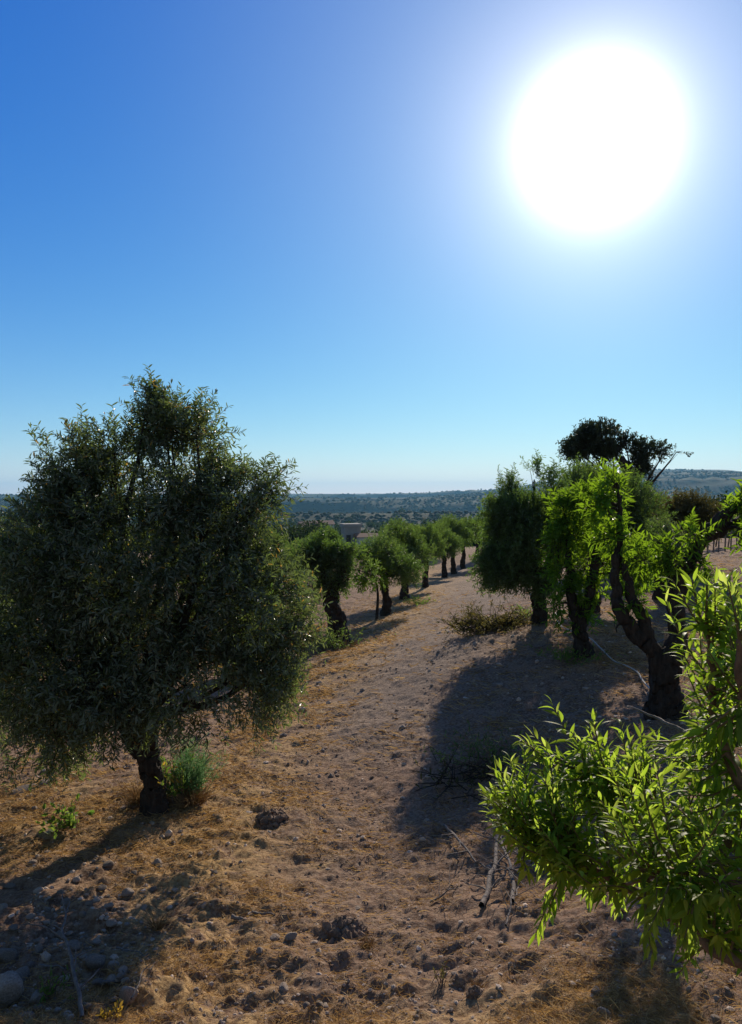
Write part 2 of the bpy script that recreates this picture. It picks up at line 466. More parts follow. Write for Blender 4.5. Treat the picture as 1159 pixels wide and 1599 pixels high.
def ground_mat():
    m, nt, lk = mat('soil')
    tc = nt.new('ShaderNodeTexCoord')
    def noise(sc, det=6, rg=.6, dist=0):
        z = nt.new('ShaderNodeTexNoise'); z.inputs['Scale'].default_value = sc; z.inputs['Detail'].default_value = det
        z.inputs['Roughness'].default_value = rg; z.inputs['Distortion'].default_value = dist
        lk.new(tc.outputs['Object'], z.inputs['Vector']); return z
    def mix(f, a, b):
        x = nt.new('ShaderNodeMix'); x.data_type = 'RGBA'
        if hasattr(f, 'links') or not isinstance(f, float): lk.new(f, x.inputs[0])
        else: x.inputs[0].default_value = f
        for i, c in ((6, a), (7, b)):
            if isinstance(c, tuple): x.inputs[i].default_value = (*c, 1)
            else: lk.new(c, x.inputs[i])
        return x.outputs[2]
    def step(s_, a, b):
        q = nt.new('ShaderNodeMapRange'); q.inputs[1].default_value = a; q.inputs[2].default_value = b
        q.interpolation_type = 'SMOOTHSTEP'; lk.new(s_, q.inputs[0]); return q.outputs[0]
    fine = noise(38, 10, .7); mid = noise(5, 8, .65, .4); big = noise(.8, 5, .55, .5)
    soil = mix(step(mid.outputs[0], .35, .65), (.125, .066, .038), (.255, .158, .104))
    soil = mix(step(fine.outputs[0], .38, .68), soil, (.35, .245, .17))
    straw = mix(step(fine.outputs[0], .35, .6), (.25, .145, .065), (.50, .33, .15))
    sn = noise(2.6, 9, .75, 1.2)
    soil = mix(step(sn.outputs[0], .56, .70), soil, straw)
    # trodden grey dust of the track
    pa = nt.new('ShaderNodeAttribute'); pa.attribute_name = 'track'
    dust = mix(step(fine.outputs[0], .35, .65), (.160, .115, .085), (.33, .250, .19))
    pn = nt.new('ShaderNodeMath'); pn.operation = 'MULTIPLY'
    lk.new(pa.outputs['Fac'], pn.inputs[0]); lk.new(step(big.outputs[0], .30, .55), pn.inputs[1])
    soil = mix(pn.outputs[0], soil, dust)
    # dry litter strip
    sa = nt.new('ShaderNodeAttribute'); sa.attribute_name = 'litter'
    ln = nt.new('ShaderNodeMath'); ln.operation = 'MULTIPLY'
    lk.new(sa.outputs['Fac'], ln.inputs[0]); lk.new(step(mid.outputs[0], .38, .55), ln.inputs[1])
    soil = mix(ln.outputs[0], soil, straw)
    # far land: scrub and pale fields
    fa = nt.new('ShaderNodeAttribute'); fa.attribute_name = 'far'
    f1 = noise(.02, 9, .7, .3); f2 = noise(.004, 5, .6, 1.0)
    scrub = mix(step(f1.outputs[0], .4, .62), (.016, .029, .015), (.028, .043, .021))
    scrub = mix(step(f2.outputs[0], .70, .82), scrub, (.085, .095, .05))
    soil = mix(fa.outputs['Fac'], soil, scrub)
    bs = nt.new('ShaderNodeBsdfPrincipled'); bs.inputs['Roughness'].default_value = 1.0
    bs.inputs['Specular IOR Level'].default_value = 0.1
    lk.new(soil, bs.inputs['Base Color'])
    b1 = nt.new('ShaderNodeBump'); b1.inputs['Strength'].default_value = .7; b1.inputs['Distance'].default_value = .03
    lk.new(fine.outputs[0], b1.inputs['Height'])
    b2 = nt.new('ShaderNodeBump'); b2.inputs['Strength'].default_value = .6; b2.inputs['Distance'].default_value = .06
    lk.new(mid.outputs[0], b2.inputs['Height']); lk.new(b1.outputs[0], b2.inputs['Normal'])
    lk.new(b2.outputs[0], bs.inputs['Normal'])
    o = nt.new('ShaderNodeOutputMaterial'); lk.new(bs.outputs[0], o.inputs[0])
    return m
M['ground'] = ground_mat()

# ------------------------------------------------------------------ the ground sheet
TRK = [(P(560, 1599, 3.0)), P(530, 1400, 4.9), P(560, 1200, 8.0), P(640, 1060, 12.5), P(700, 960, 19), P(738, 905, 34)]
def track_w(x, y):
    t = np.array([p[:2] for p in TRK]); cx = np.interp(y, t[:, 1], t[:, 0])
    wd = np.interp(y, [0, 3, 8, 14, 30], [.25, .35, .9, 1.9, 3.0])
    w = np.clip(1.4 - np.abs(x - cx - wd * .25) / wd, 0, 1)
    return w * np.interp(y, [5, 9, 38, 50], [.25, 1, 1, 0]) * np.interp(y, [0, 5], [.3, 1])
def litter_w(x, y):
    # dry straw: the strip left of the track, the foot of the frame, the left bank
    t = np.array([p[:2] for p in TRK]); cx = np.interp(y, t[:, 1], t[:, 0])
    a = np.exp(-((x - (cx - .75 - .03 * y)) / (.35 + .03 * y)) ** 2)
    b = np.exp(-((x + 3.0) / 1.0) ** 2 - ((y - 6.1) / 1.0) ** 2) * 1.3
    c = np.exp(-((y - 2.9) / .35) ** 2) * .8 * (np.abs(x + .2) < 1.4)
    d = np.exp(-((x - 3.4) / 1.0) ** 2 - ((y - 10.5) / 1.5) ** 2) * .6
    return np.clip(a * np.clip(y / 3, 0, 1) + b + c + d, 0, 1)

def micro(x, y):
    r = np.sqrt(x * x + y * y)
    m = np.exp(-((x + 1.6) / 1.1) ** 2 - ((y - 3.4) / 1.2) ** 2)          # the rubble patch
    m2 = np.exp(-((x - .1) / .9) ** 2 - ((y - 3.4) / .6) ** 2)
    tr = track_w(x, y)
    cl = 1 - np.abs(fbm(x / .20, y / .20, 3, 21))
    z = .045 * fbm(x / .55, y / .55, 4, 11) * (1 + m) * (1 - .4 * tr)
    z = z + .030 * fbm(x / .13, y / .11, 3, 12) * (1 + 1.2 * m + .6 * m2) * (1 - .4 * tr)
    z = z + .012 * fbm(x / .06, y / .06, 2, 78) * np.clip(1.6 - r / 9, .3, 1) + .020 * np.clip(fbm(x / .13, y / .13, 2, 77) - .2, 0, 1) * (1 + m + m2)
    return z * np.clip(1 - (r - 30) / 30, 0, 1)

def build_ground():
    r1 = np.exp(np.arange(math.log(1.2), math.log(60), .0045))
    r0 = np.array([.3, .6, .9])
    r2 = np.exp(np.arange(math.log(60.3), math.log(11500), .011))
    R = np.concatenate([r0, r1, r2])
    az = np.concatenate([np.arange(-180, -34, 6), np.arange(-34, 34, .115), np.arange(34, 180, 6)])
    az = np.radians(az)
    RR, AA = np.meshgrid(R, az, indexing='ij')
    X, Y = RR * np.sin(AA), RR * np.cos(AA)
    x, y = X.ravel(), Y.ravel()
    z = hz(x, y) + micro(x, y)
    r = RR.ravel()
    nr, na = len(R), len(az)
    i, j = np.meshgrid(np.arange(nr - 1), np.arange(na), indexing='ij')
    j2 = (j + 1) % na
    f = np.stack([i * na + j, (i + 1) * na + j, (i + 1) * na + j2, i * na + j2], -1).reshape(-1, 4)
    V = np.stack([x, y, z], 1)
    c = len(V)
    V = np.vstack([V, [[0, 0, z[:na].mean()]]])
    k = np.arange(na)
    mb = MB(); mb.add(V, f[:, ::-1])
    mb.f.append(np.stack([np.full(na, c), (k + 1) % na, k], 1))
    o = mb.build('ground', M['ground'])
    o['kind'] = 'structure'
    me = o.data
    for nm, val in (('track', track_w(V[:, 0], V[:, 1])), ('litter', litter_w(V[:, 0], V[:, 1])),
                    ('far', np.clip((np.log(np.hypot(V[:, 0], V[:, 1]) + .01) - math.log(55)) / .5, 0, 1))):
        a = me.attributes.new(nm, 'FLOAT', 'POINT'); a.data.foreach_set('value', np.asarray(val, np.float32))
    return o
build_ground()

# ------------------------------------------------------------------ tree maker
def rand_unit(n):
    return norm(rng.normal(size=(n, 3)))

def crown_twigs(lobes, n, shell=3.5, gap=0.0, gfreq=3.0, up=.55, seed=0, noisy=.18):
    """twig roots and directions spread through the lobes. lobe: (cx,cy,cz,rx,ry,rz[,w])"""
    L = np.array([list(l[:6]) + [l[6] if len(l) > 6 else 1] for l in lobes], float)
    w = (L[:, 3] * L[:, 4] * L[:, 5]) ** .72 * L[:, 6]; w /= w.sum()
    idx = rng.choice(len(L), n * 2, p=w)
    u = rand_unit(n * 2)
    rad = rng.random(n * 2) ** (1 / shell)
    rad = rad * (1 + noisy * 2 * (vnoise(u[:, 0] * 2.3 + idx * 3.1, u[:, 1] * 2.3, u[:, 2] * 2.3, 4) - .5))
    c = L[idx, :3] + u * rad[:, None] * L[idx, 3:6]
    keep = vnoise(c[:, 0] * gfreq, c[:, 1] * gfreq, c[:, 2] * gfreq, seed) > gap
    c, u, idx = c[keep][:n], u[keep][:n], idx[keep][:n]
    out = norm(c - L[:, :3].mean(0))
    d = norm(u * .7 + out * .35 + np.array([0, 0, 1.0]) * up * (0.35 + np.clip(u[:, 2:3], -.6, 1)) + rng.normal(size=c.shape) * .35)
    return c, d, idx

def foliate(mbl, mbt, c, d, tl, per, L, Wd, droop=.15, spread=.9, tr=.0022, rbias=0, yellow=.0):
    """leaves along every twig; tl twig length, per leaves per twig"""
    n_ = len(c)
    tlv = tl * (0.6 + .8 * rng.random(n_))
    t = (np.arange(per) + .5) / per
    o = c[:, None, :] + d[:, None, :] * (t[None, :, None] * tlv[:, None, None])
    o = o - np.array([0, 0, 1.0]) * (t[None, :, None] ** 2 * tlv[:, None, None] * droop)
    side = rand_unit(n_ * per).reshape(n_, per, 3)
    side = side - d[:, None, :] * (side * d[:, None, :]).sum(-1, keepdims=True)
    ld = norm(d[:, None, :] * (1 - spread * .45) + norm(side) * spread)
    nr = rand_unit(n_ * per).reshape(n_, per, 3) * .6 + np.array([0, 0, 1.0]) * .6
    tone = .5 + .5 * (vnoise(c[:, 0] * 2.2, c[:, 1] * 2.2, c[:, 2] * 2.2, 41) - .5) * 1.6
    r = np.clip(tone[:, None] * .6 + rng.random((n_, per)) * .35 + rbias, 0, .9)
    if yellow: r = np.where(rng.random((n_, per)) < yellow, 1.0, r)
    s_ = .7 + .5 * rng.random((n_, per))
    leaves_hex(mbl, o.reshape(-1, 3), ld.reshape(-1, 3), nr.reshape(-1, 3), (s_ * L).ravel(), (s_ * Wd).ravel(), r.ravel())
    if mbt is not None:
        e = c + d * tlv[:, None] - np.array([0, 0, 1.0]) * (tlv * droop)[:, None]
        sticks(mbt, c - d * tlv[:, None] * .25, e, np.full(n_, tr), np.full(n_, tr * .4), c + d * tlv[:, None] * .5 - np.array([0, 0, .25]) * (tlv * droop)[:, None])

def branches(mbt, hub, lobes, r0, n_sub=5, sides=6):
    """limb from the hub to every lobe, then thinner boughs inside it"""
    hub = np.asarray(hub, float)
    for l in lobes:
        c = np.array(l[:3], float); R = np.array(l[3:6], float)
        m_ = (hub + c) / 2 + rng.normal(size=3) * .06 * np.linalg.norm(c - hub) - np.array([0, 0, .05]) * np.linalg.norm(c - hub)
        q = tube(mbt, [hub, m_, c], [r0, r0 * .55, r0 * .14], sides, 4, .1, .02, seed=random.random() * 9)
        for k in range(n_sub):
            e = c + rand_unit(1)[0] * R * .85 + np.array([0, 0, .1]) * R[2]
            s_ = q[random.randint(len(q) // 2, len(q) - 1)]
            tube(mbt, [s_, (s_ + e) / 2 + rng.normal(size=3) * .08 * R.min(), e], [r0 * .2, r0 * .12, r0 * .04], 4, 3, 0, .01)

def plant_tree(name, label, cat, base, trunk_pts, trunk_r, hub, lobes, leafmat, ntw, tl, per, L, Wd, group=None,
               shell=3.5, gap=.3, gfreq=3, r0=.05, rough=.30, sides=24, twig_r=.0022, up=.55, extra_limbs=(), barkmat='bark', yellow=0, n_sub=5, rbias=0, droop=.15, seed=0, noisy=.18):
    root = empty(name, base, label, cat, group)
    t = MB(); tube(t, trunk_pts, trunk_r, sides, 14, rough, .015, seed=base[0])
    t.build('trunk', M[barkmat], root, origin=base)
    b = MB(); branches(b, hub, lobes, r0, n_sub)
    for (pp, rr) in extra_limbs: tube(b, pp, rr, 9, 5, .15, .02)
    c, d, _ = crown_twigs(lobes, ntw, shell, gap, gfreq, up, seed, noisy)
    lf = MB(); foliate(lf, b if twig_r else None, c, d, tl, per, L, Wd, droop, tr=twig_r, yellow=yellow, rbias=rbias)
    b.build('limbs', M[barkmat], root, origin=base)
    lf.build('crown', M[leafmat], root, origin=base, smooth=False)
    return root

def lobe_px(px, py, Y, rx, rz, ry=None, w=1):
    c = P(px, py, Y); k = Y / F
    return (c[0], c[1], c[2], rx * k, (ry if ry is not None else max(rx * k * .9, .12)), rz * k, w)

# ------------------------------------------------------------------ big olive on the left
YO = 6.0
b0 = P(242, 1252, YO); b0[2] = gz(b0[0], b0[1]) - .03
lobes = [lobe_px(250, 905, YO, 185, 175, .95), lobe_px(120, 860, YO, 105, 125, .8), lobe_px(140, 770, YO + .1, 68, 74, .5),
         lobe_px(285, 745, YO, 62, 84, .5), lobe_px(240, 655, YO, 16, 55, .12, 3.5), lobe_px(262, 675, YO, 26, 40, .2, 1.5), lobe_px(305, 672, YO, 40, 38, .25),
         lobe_px(370, 800, YO - .1, 52, 56, .4), lobe_px(412, 765, YO, 26, 26, .15, 1.4), lobe_px(345, 755, YO, 34, 30, .25),
         lobe_px(78, 712, YO, 20, 26, .15, 1.0), lobe_px(128, 700, YO, 14, 28, .12, 1.2), lobe_px(180, 705, YO, 34, 40, .2),
         lobe_px(410, 950, YO, 76, 108, .7), lobe_px(390, 1050, YO, 84, 74, .7), lobe_px(300, 1065, YO - .3, 85, 72, .6),
         lobe_px(90, 1040, YO, 95, 115, .8), lobe_px(85, 1150, YO, 62, 48, .4), lobe_px(185, 1070, YO - .2, 85, 75, .6),
         lobe_px(40, 940, YO + .2, 62, 125, .7), lobe_px(458, 1005, YO, 26, 68, .35)]
hub = P(222, 1120, YO)
lobes = [(l[0], l[1], l[2], l[3] * .87, l[4] * .92, l[5] * .87, l[6]) for l in lobes]
plant_tree('olive_tree', 'large grey-green olive tree with a dense crown, nearest on the left', 'tree', b0,
           [b0, P(240, 1222, YO), P(232, 1185, YO), P(220, 1150, YO), hub, P(225, 1075, YO)], [.105, .075, .08, .125, .135, .10],
           hub, lobes, 'olive', 7600, .20, 15, .054, .0138, shell=2.4, gap=.42, gfreq=3.6, r0=.045, yellow=.025, n_sub=6, droop=.12, seed=3)

# ------------------------------------------------------------------ olive half out of the frame on the far left
YL = 7.4
bl = P(-130, 1190, YL); bl[2] = gz(bl[0], bl[1]) - .05
lobes = [lobe_px(-110, 960, YL, 130, 120, .8), lobe_px(-60, 1060, YL, 70, 90, .6), lobe_px(-20, 930, YL, 50, 90, .4), lobe_px(-20, 1090, YL, 42, 80, .3), lobe_px(-170, 1060, YL, 90, 80, .6)]
hub = P(-130, 1120, YL)
plant_tree('olive_tree', 'dark olive tree cut off by the left edge, behind the large olive', 'tree', bl, [bl, P(-128, 1160, YL), hub], [.12, .09, .09], hub, lobes,
           'olive', 3600, .24, 15, .052, .0125, shell=2.6, gap=.3, gfreq=4, r0=.04, seed=5)

# ------------------------------------------------------------------ the two olives right of the track
Y1 = 11.5
b1 = P(843, 968, Y1); b1[2] = gz(b1[0], b1[1]) - .05
hub = P(848, 905, Y1)
lobes = [lobe_px(818, 825, Y1, 46, 62, .7), lobe_px(788, 858, Y1, 36, 40, .5), lobe_px(800, 770, Y1, 17, 30, .3, 1.3), lobe_px(836, 748, Y1, 11, 22, .25, 1.3), lobe_px(858, 772, Y1, 20, 34, .35, 1.1),
         lobe_px(770, 806, Y1, 17, 24, .3), lobe_px(866, 845, Y1, 36, 46, .5), lobe_px(885, 800, Y1 + .3, 24, 30, .35), lobe_px(806, 892, Y1 - .2, 34, 26, .4), lobe_px(765, 890, Y1, 18, 22, .3),
         lobe_px(838, 880, Y1 + .3, 30, 30, .4), lobe_px(848, 915, Y1 - .2, 14, 12, .2)]
plant_tree('olive_tree', 'dark upright olive tree with a ragged top, immediately right of the track', 'tree', b1,
           [b1, P(842, 945, Y1), P(840, 925, Y1), hub], [.12, .09, .08, .09], hub, lobes, 'olive_green', 4000, .19, 13, .06, .017,
           shell=2.2, gap=.44, gfreq=2.4, r0=.05, rbias=-.04, seed=8, droop=.02, noisy=.35,
           extra_limbs=[([P(843, 930, Y1), P(862, 905, Y1), P(872, 870, Y1)], [.09, .09, .07])], up=.9)
Y2 = 14.0
b2 = P(925, 945, Y2); b2[2] = gz(b2[0], b2[1]) - .05
hub = P(925, 890, Y2)
lobes = [lobe_px(920, 800, Y2, 55, 60, .7), lobe_px(900, 765, Y2, 32, 32, .4), lobe_px(960, 790, Y2, 42, 55, .5), lobe_px(985, 840, Y2, 40, 50, .5), lobe_px(930, 850, Y2, 50, 40, .5), lobe_px(1000, 800, Y2, 30, 36, .4)]
plant_tree('olive_tree', 'grey-green olive tree behind the bright almond, below the tall dark tree', 'tree', b2, [b2, P(925, 920, Y2), hub], [.15, .12, .12], hub, lobes,
           'olive_green', 3400, .22, 12, .06, .018, shell=2.4, gap=.34, r0=.05, rbias=0, seed=9, up=.8, droop=.03, noisy=.3)

# ------------------------------------------------------------------ tall carob behind them
YC = 27.0
bc = P(985, 880, YC); bc[2] = gz(bc[0], bc[1]) - .05
hub = P(985, 795, YC)
lobes = [lobe_px(915, 690, YC, 26, 17, .6), lobe_px(943, 678, YC, 28, 17, .7), lobe_px(977, 694, YC, 20, 14, .6), lobe_px(898, 704, YC, 12, 8, .4), lobe_px(955, 706, YC, 20, 9, .5),
         lobe_px(1010, 708, YC, 26, 18, .6), lobe_px(1036, 708, YC, 18, 10, .4, .7), lobe_px(1056, 706, YC, 15, 4, .3, .35), lobe_px(998, 728, YC, 34, 24, .7), lobe_px(1020, 745, YC, 14, 12, .4), lobe_px(975, 755, YC, 40, 22, .7),
         lobe_px(915, 742, YC, 20, 7, .5), lobe_px(1005, 775, YC, 30, 22, .6)]
plant_tree('carob_tree', 'tall dark tree with a flat spreading top against the sky', 'tree', bc, [bc, P(990, 830, YC), hub, P(990, 750, YC), P(970, 715, YC)], [.3, .24, .22, .16, .1],
           hub, lobes, 'carob', 3100, .34, 11, .10, .05, shell=2.0, gap=.48, gfreq=1.7, r0=.09, seed=12, twig_r=.006)

# ------------------------------------------------------------------ small dull olives by the far field
def round_olive(px, py, Y, rx, rz, basepy, label, matn='olive_far', ntw=1500, seed=0):
    b = P(px, basepy, Y); b[2] = gz(b[0], b[1]) - .05
    h_ = P(px, py + rz * .6, Y)
    ls = [lobe_px(px - rx * .35, py, Y, rx * .6, rz * .75), lobe_px(px + rx * .35, py + rz * .05, Y, rx * .6, rz * .7), lobe_px(px, py - rz * .25, Y, rx * .6, rz * .7), lobe_px(px, py + rz * .3, Y, rx * .7, rz * .6)]
    return plant_tree('olive_tree', label, 'tree', b, [b, (b + h_) / 2 + np.array([.05, 0, 0]), h_], [.14, .11, .1], h_, ls, matn, ntw, .3, 12, .07, .02,
                      shell=2.4, gap=.2, r0=.045, seed=seed, n_sub=3, group=None)
round_olive(1075, 805, 19.0, 46, 32, 878, 'small rounded yellowish olive tree at the edge of the far field')
round_olive(1018, 812, 21.0, 40, 42, 885, 'brownish olive tree behind the almond limbs, left of the rounded one', seed=4)
round_olive(1030, 860, 15.5, 36, 40, 930, 'low shaded olive tree behind the fork of the old almond', 'olive', 1200, seed=6)

# ------------------------------------------------------------------ prototypes of the row trees
def proto_olive(k, label):
    b = np.zeros(3)
    hub = np.array([.08 * (k - 1), 0, 1.35])
    ls = []
    for i in range(11):
        a = i * 2.4 + k
        r_ = .72 if i < 7 else .3
        ls.append((r_ * math.cos(a), r_ * math.sin(a), 1.95 + .34 * ((i * 7 + k * 3) % 5 - 2) / 2 + (.30 if i >= 7 else 0), .46, .46, .36 + .06 * (i % 3)))
    return plant_tree('olive_tree', label, 'tree', b, [[0, 0, -.15], [.04, .02, .4], [-.02 * k, .03, .9], hub], [.19, .13, .12, .12], hub, ls, 'olive_green',
                      1500, .22, 13, .08, .024, shell=2.2, gap=.33, gfreq=2.8, r0=.05, n_sub=3, up=.8, seed=20 + k, rough=.4, sides=12, droop=.05)
protos = [proto_olive(k, 'x') for k in range(3)]
used = [False] * 3
GR = 'olive trees planted in the row left of the track'
def place_olive(i, x, y, s, rz, label, group):
    o = protos[i] if not used[i] else copy_tree(protos[i])
    used[i] = True
    o.location = (x, y, gz(x, y)); o.rotation_euler = (0, 0, rz); k_ = 1 + .10 * math.sin(x * 12.9 + y * 7.1); o.scale = (s * k_, s * k_ * (1 + .12 * math.cos(y * 5.3)), s * (1 + .06 * math.sin(y * 9.7)))
    tag(o, label, 'tree', group)
row = [(602, 962, 20.0, .76, 'olive tree with a stout leaning trunk, second in the row left of the track'),
       (633, 937, 24.0, .78, 'olive tree with a straight dark trunk, third in the row left of the track'),
       (665, 917, 28.0, .76, 'olive tree with a thin trunk, fourth in the row left of the track'),
       (693, 902, 33.0, .80, 'olive tree fifth in the row left of the track'),
       (708, 895, 37.0, .86, 'olive tree sixth in the row left of the track'),
       (724, 891, 41.0, .9, 'last olive tree of the row, where the track tops the rise')]
for i, (px, py, Y, s, lab) in enumerate(row):
    p = P(px, py, Y); place_olive(i % 3, p[0], p[1], s, i * 1.7, lab, GR)
back = [(425, 24, 'first'), (470, 29, 'second'), (500, 35, 'third'), (515, 43, 'fourth')]
for i, (px, Y, w_) in enumerate(back):
    p = P(px, 900, Y)
    place_olive((i + 1) % 3, p[0], p[1], .74, i * 2.1 + .5, w_ + ' olive tree, counted from the left, in the line beyond the row with bare trunks', 'olive trees in the line beyond the first row')
for i, (px, Y, s, lab) in enumerate([(380, 13.5, 1.0, 'olive tree whose green crown shows just right of the large olive'),
                                  (300, 19, 1.0, 'olive tree hidden behind the large olive'),
                                  (120, 17, 1.0, 'olive tree behind the large olive, towards the left'),
                                  (20, 13.0, 1.0, 'olive tree at the left edge showing above the horizon line'),
                                  (612, 50, 1.0, 'far olive tree between the row and the pale houses'),
                                  (640, 47, 1.1, 'far olive tree behind the middle of the row'),
                                  (690, 50, 1.1, 'far olive tree behind the fifth trunk of the row'),
                                  (745, 46, 1.1, 'far olive tree left of the dark upright olive'),
                                  (775, 38, 1.05, 'olive tree standing behind the dark upright olive')]):
    p = P(px, 900, Y)
    place_olive(i % 3, p[0], p[1], s * .72, i * 1.3 + 1, lab, None)

# ------------------------------------------------------------------ almond trees (mid distance)
def almond(label, base, trunk, tr, limbs, clumps, ntw, L, matn, seed=0, tl=.2, per=9):
    root = empty('almond_tree', base, label, 'tree')
    t = MB(); tube(t, trunk, tr, 28, 14, .24, .02, seed=seed); t.build('trunk', M['bark'], root, origin=base)
    for pp, rr in limbs:
        m_ = MB(); tube(m_, pp, rr, 18, 10, .19, .03, seed=seed + rr[0]); m_.build('limb', M['bark'], root, origin=base)
    b = MB(); allp = np.vstack([catmull(pp, 6) for pp, rr in limbs] + [catmull(trunk, 4)])
    for l in clumps:
        c = np.array(l[:3]); q = allp[np.argmin(((allp - c) ** 2).sum(1))]
        tube(b, [q, (q + c) / 2 + np.array([0, 0, .04]), c], [.02, .013, .006], 5, 4, 0, .015)
    c, d, _ = crown_twigs(clumps, ntw, 1.6, .34, 3.4, .5, seed, .5)
    lf = MB(); foliate(lf, b, c, d, tl, per, L, L * .30, .03, .8, .003)
    b.build('twigs', M['bark'], root, origin=base)
    lf.build('crown', M[matn], root, origin=base, smooth=False)
    return root
# bright small almond
YA = 9.5
ba = P(912, 1030, YA); ba[2] = gz(ba[0], ba[1]) - .05
cl = [(880, 800, 20, 22), (905, 785, 18, 20), (935, 775, 20, 20), (960, 760, 14, 22), (868, 850, 14, 18), (895, 838, 20, 20), (930, 835, 18, 22), (955, 800, 14, 20),
      (878, 890, 18, 16), (912, 888, 18, 20), (942, 880, 14, 18), (890, 928, 20, 13), (928, 925, 16, 13), (912, 962, 13, 10), (868, 948, 12, 10), (878, 825, 14, 12), (990, 900, 26, 16), (1005, 880, 18, 14), (985, 860, 14, 20)]
almond('bright green almond tree with a short single trunk, standing just right of the brush pile', ba,
       [ba, P(908, 1000, YA), P(903, 972, YA)], [.14, .085, .07],
       [([P(905, 985, YA), P(893, 935, YA), P(890, 880, YA), P(885, 820, YA)], [.085, .06, .04, .02]),
        ([P(905, 980, YA), P(922, 920, YA), P(930, 850, YA), P(945, 780, YA)], [.08, .06, .04, .02])],
       [lobe_px(a, b, YA, c, d) for a, b, c, d in cl], 820, .085, 'almond_dark', 2, .16, 9)
# old almond with black limbs
YB = 7.0
bb = P(1040, 1118, YB); bb[2] = gz(bb[0], bb[1]) - .06
cl = [(1000, 875, 20, 14), (960, 760, 14, 24), (950, 800, 22, 20), (975, 780, 16, 16), (1084, 836, 16, 13), (1055, 862, 14, 10), (1050, 892, 9, 8),
      (1150, 800, 10, 14), (1165, 832, 12, 14), (1160, 782, 10, 8), (1040, 870, 14, 14), (985, 935, 14, 12), (962, 985, 10, 9), (1095, 880, 12, 12), (960, 840, 26, 18), (930, 790, 18, 16), (1200, 800, 34, 26), (1250, 750, 40, 30), (1250, 800, 60, 50), (1210, 850, 50, 40)]
almond('old almond tree with thick black forking limbs and sparse bright leaves', bb,
       [bb, P(1040, 1075, YB), P(1042, 1045, YB), P(1050, 1022, YB)], [.18, .115, .115, .12],
       [([P(1040, 1050, YB), P(1018, 1015, YB), P(985, 975, YB), P(966, 940, YB), P(962, 885, YB), P(969, 810, YB), P(965, 755, YB)], [.105, .072, .062, .05, .038, .025, .007]),
        ([P(1016, 1008, YB), P(1003, 965, YB), P(985, 915, YB), P(970, 860, YB)], [.065, .05, .04, .015]),
        ([P(1055, 1040, YB), P(1058, 985, YB + .05), P(1060, 925, YB + .1), P(1075, 880, YB + .1), P(1105, 835, YB + .1), P(1140, 797, YB + .1), P(1190, 760, YB + .2)], [.105, .08, .068, .062, .058, .052, .03]),
        ([P(1060, 925, YB + .1), P(1052, 895, YB + .1), P(1044, 868, YB + .1)], [.07, .055, .035]),
        ([P(1105, 838, YB + .1), P(1130, 825, YB + .2), P(1180, 800, YB + .3), P(1240, 740, YB + .3)], [.06, .045, .04, .03])],
       [lobe_px(a, b, YB, c, d) for a, b, c, d in cl], 760, .085, 'almond_dark', 6, .14, 8)
# first trunk of the left row: an almond-like tree with shoots
YR = 16.0
br = P(530, 1020, YR); br[2] = gz(br[0], br[1]) - .05
cl = [(500, 862, 24, 18), (528, 868, 20, 16), (480, 875, 24, 24), (515, 880, 28, 26), (550, 875, 20, 24), (545, 905, 16, 14), (500, 905, 22, 20), (575, 895, 14, 14), (525, 915, 16, 12), (505, 840, 10, 12)]
almond('leafy tree on a thick gnarled black trunk, first in the row left of the track', br,
       [br, P(527, 985, YR), P(520, 950, YR), P(518, 925, YR)], [.24, .19, .16, .14],
       [([P(518, 930, YR), P(505, 890, YR), P(495, 862, YR)], [.11, .07, .03]), ([P(518, 930, YR), P(535, 890, YR), P(536, 858, YR)], [.10, .07, .03])],
       [lobe_px(a, b, YR, c, d) for a, b, c, d in cl], 1250, .08, 'olive_green', 11, .2, 9)
p = P(588, 905, 19.4)
shoot = MB(); lf = MB()
rt = empty('almond_sapling', (p[0], p[1], gz(p[0], p[1])), 'young bright green almond shoots beside the second trunk of the row', 'sapling')
c, d, _ = crown_twigs([lobe_px(575, 880, 19.4, 14, 12), lobe_px(590, 895, 19.4, 18, 12), lobe_px(570, 905, 19.4, 14, 9)], 130, 1.8, .2, 5, .6, 1)
foliate(lf, shoot, c, d, .22, 9, .11, .04, .2, .8, .004)
tube(shoot, [np.array([p[0], p[1], gz(p[0], p[1]) - .05]), P(590, 925, 19.4), P(582, 890, 19.4)], [.04, .03, .015], 6)
shoot.build('stem', M['bark'], rt, origin=rt.location); lf.build('leaves', M['almond'], rt, origin=rt.location, smooth=False)

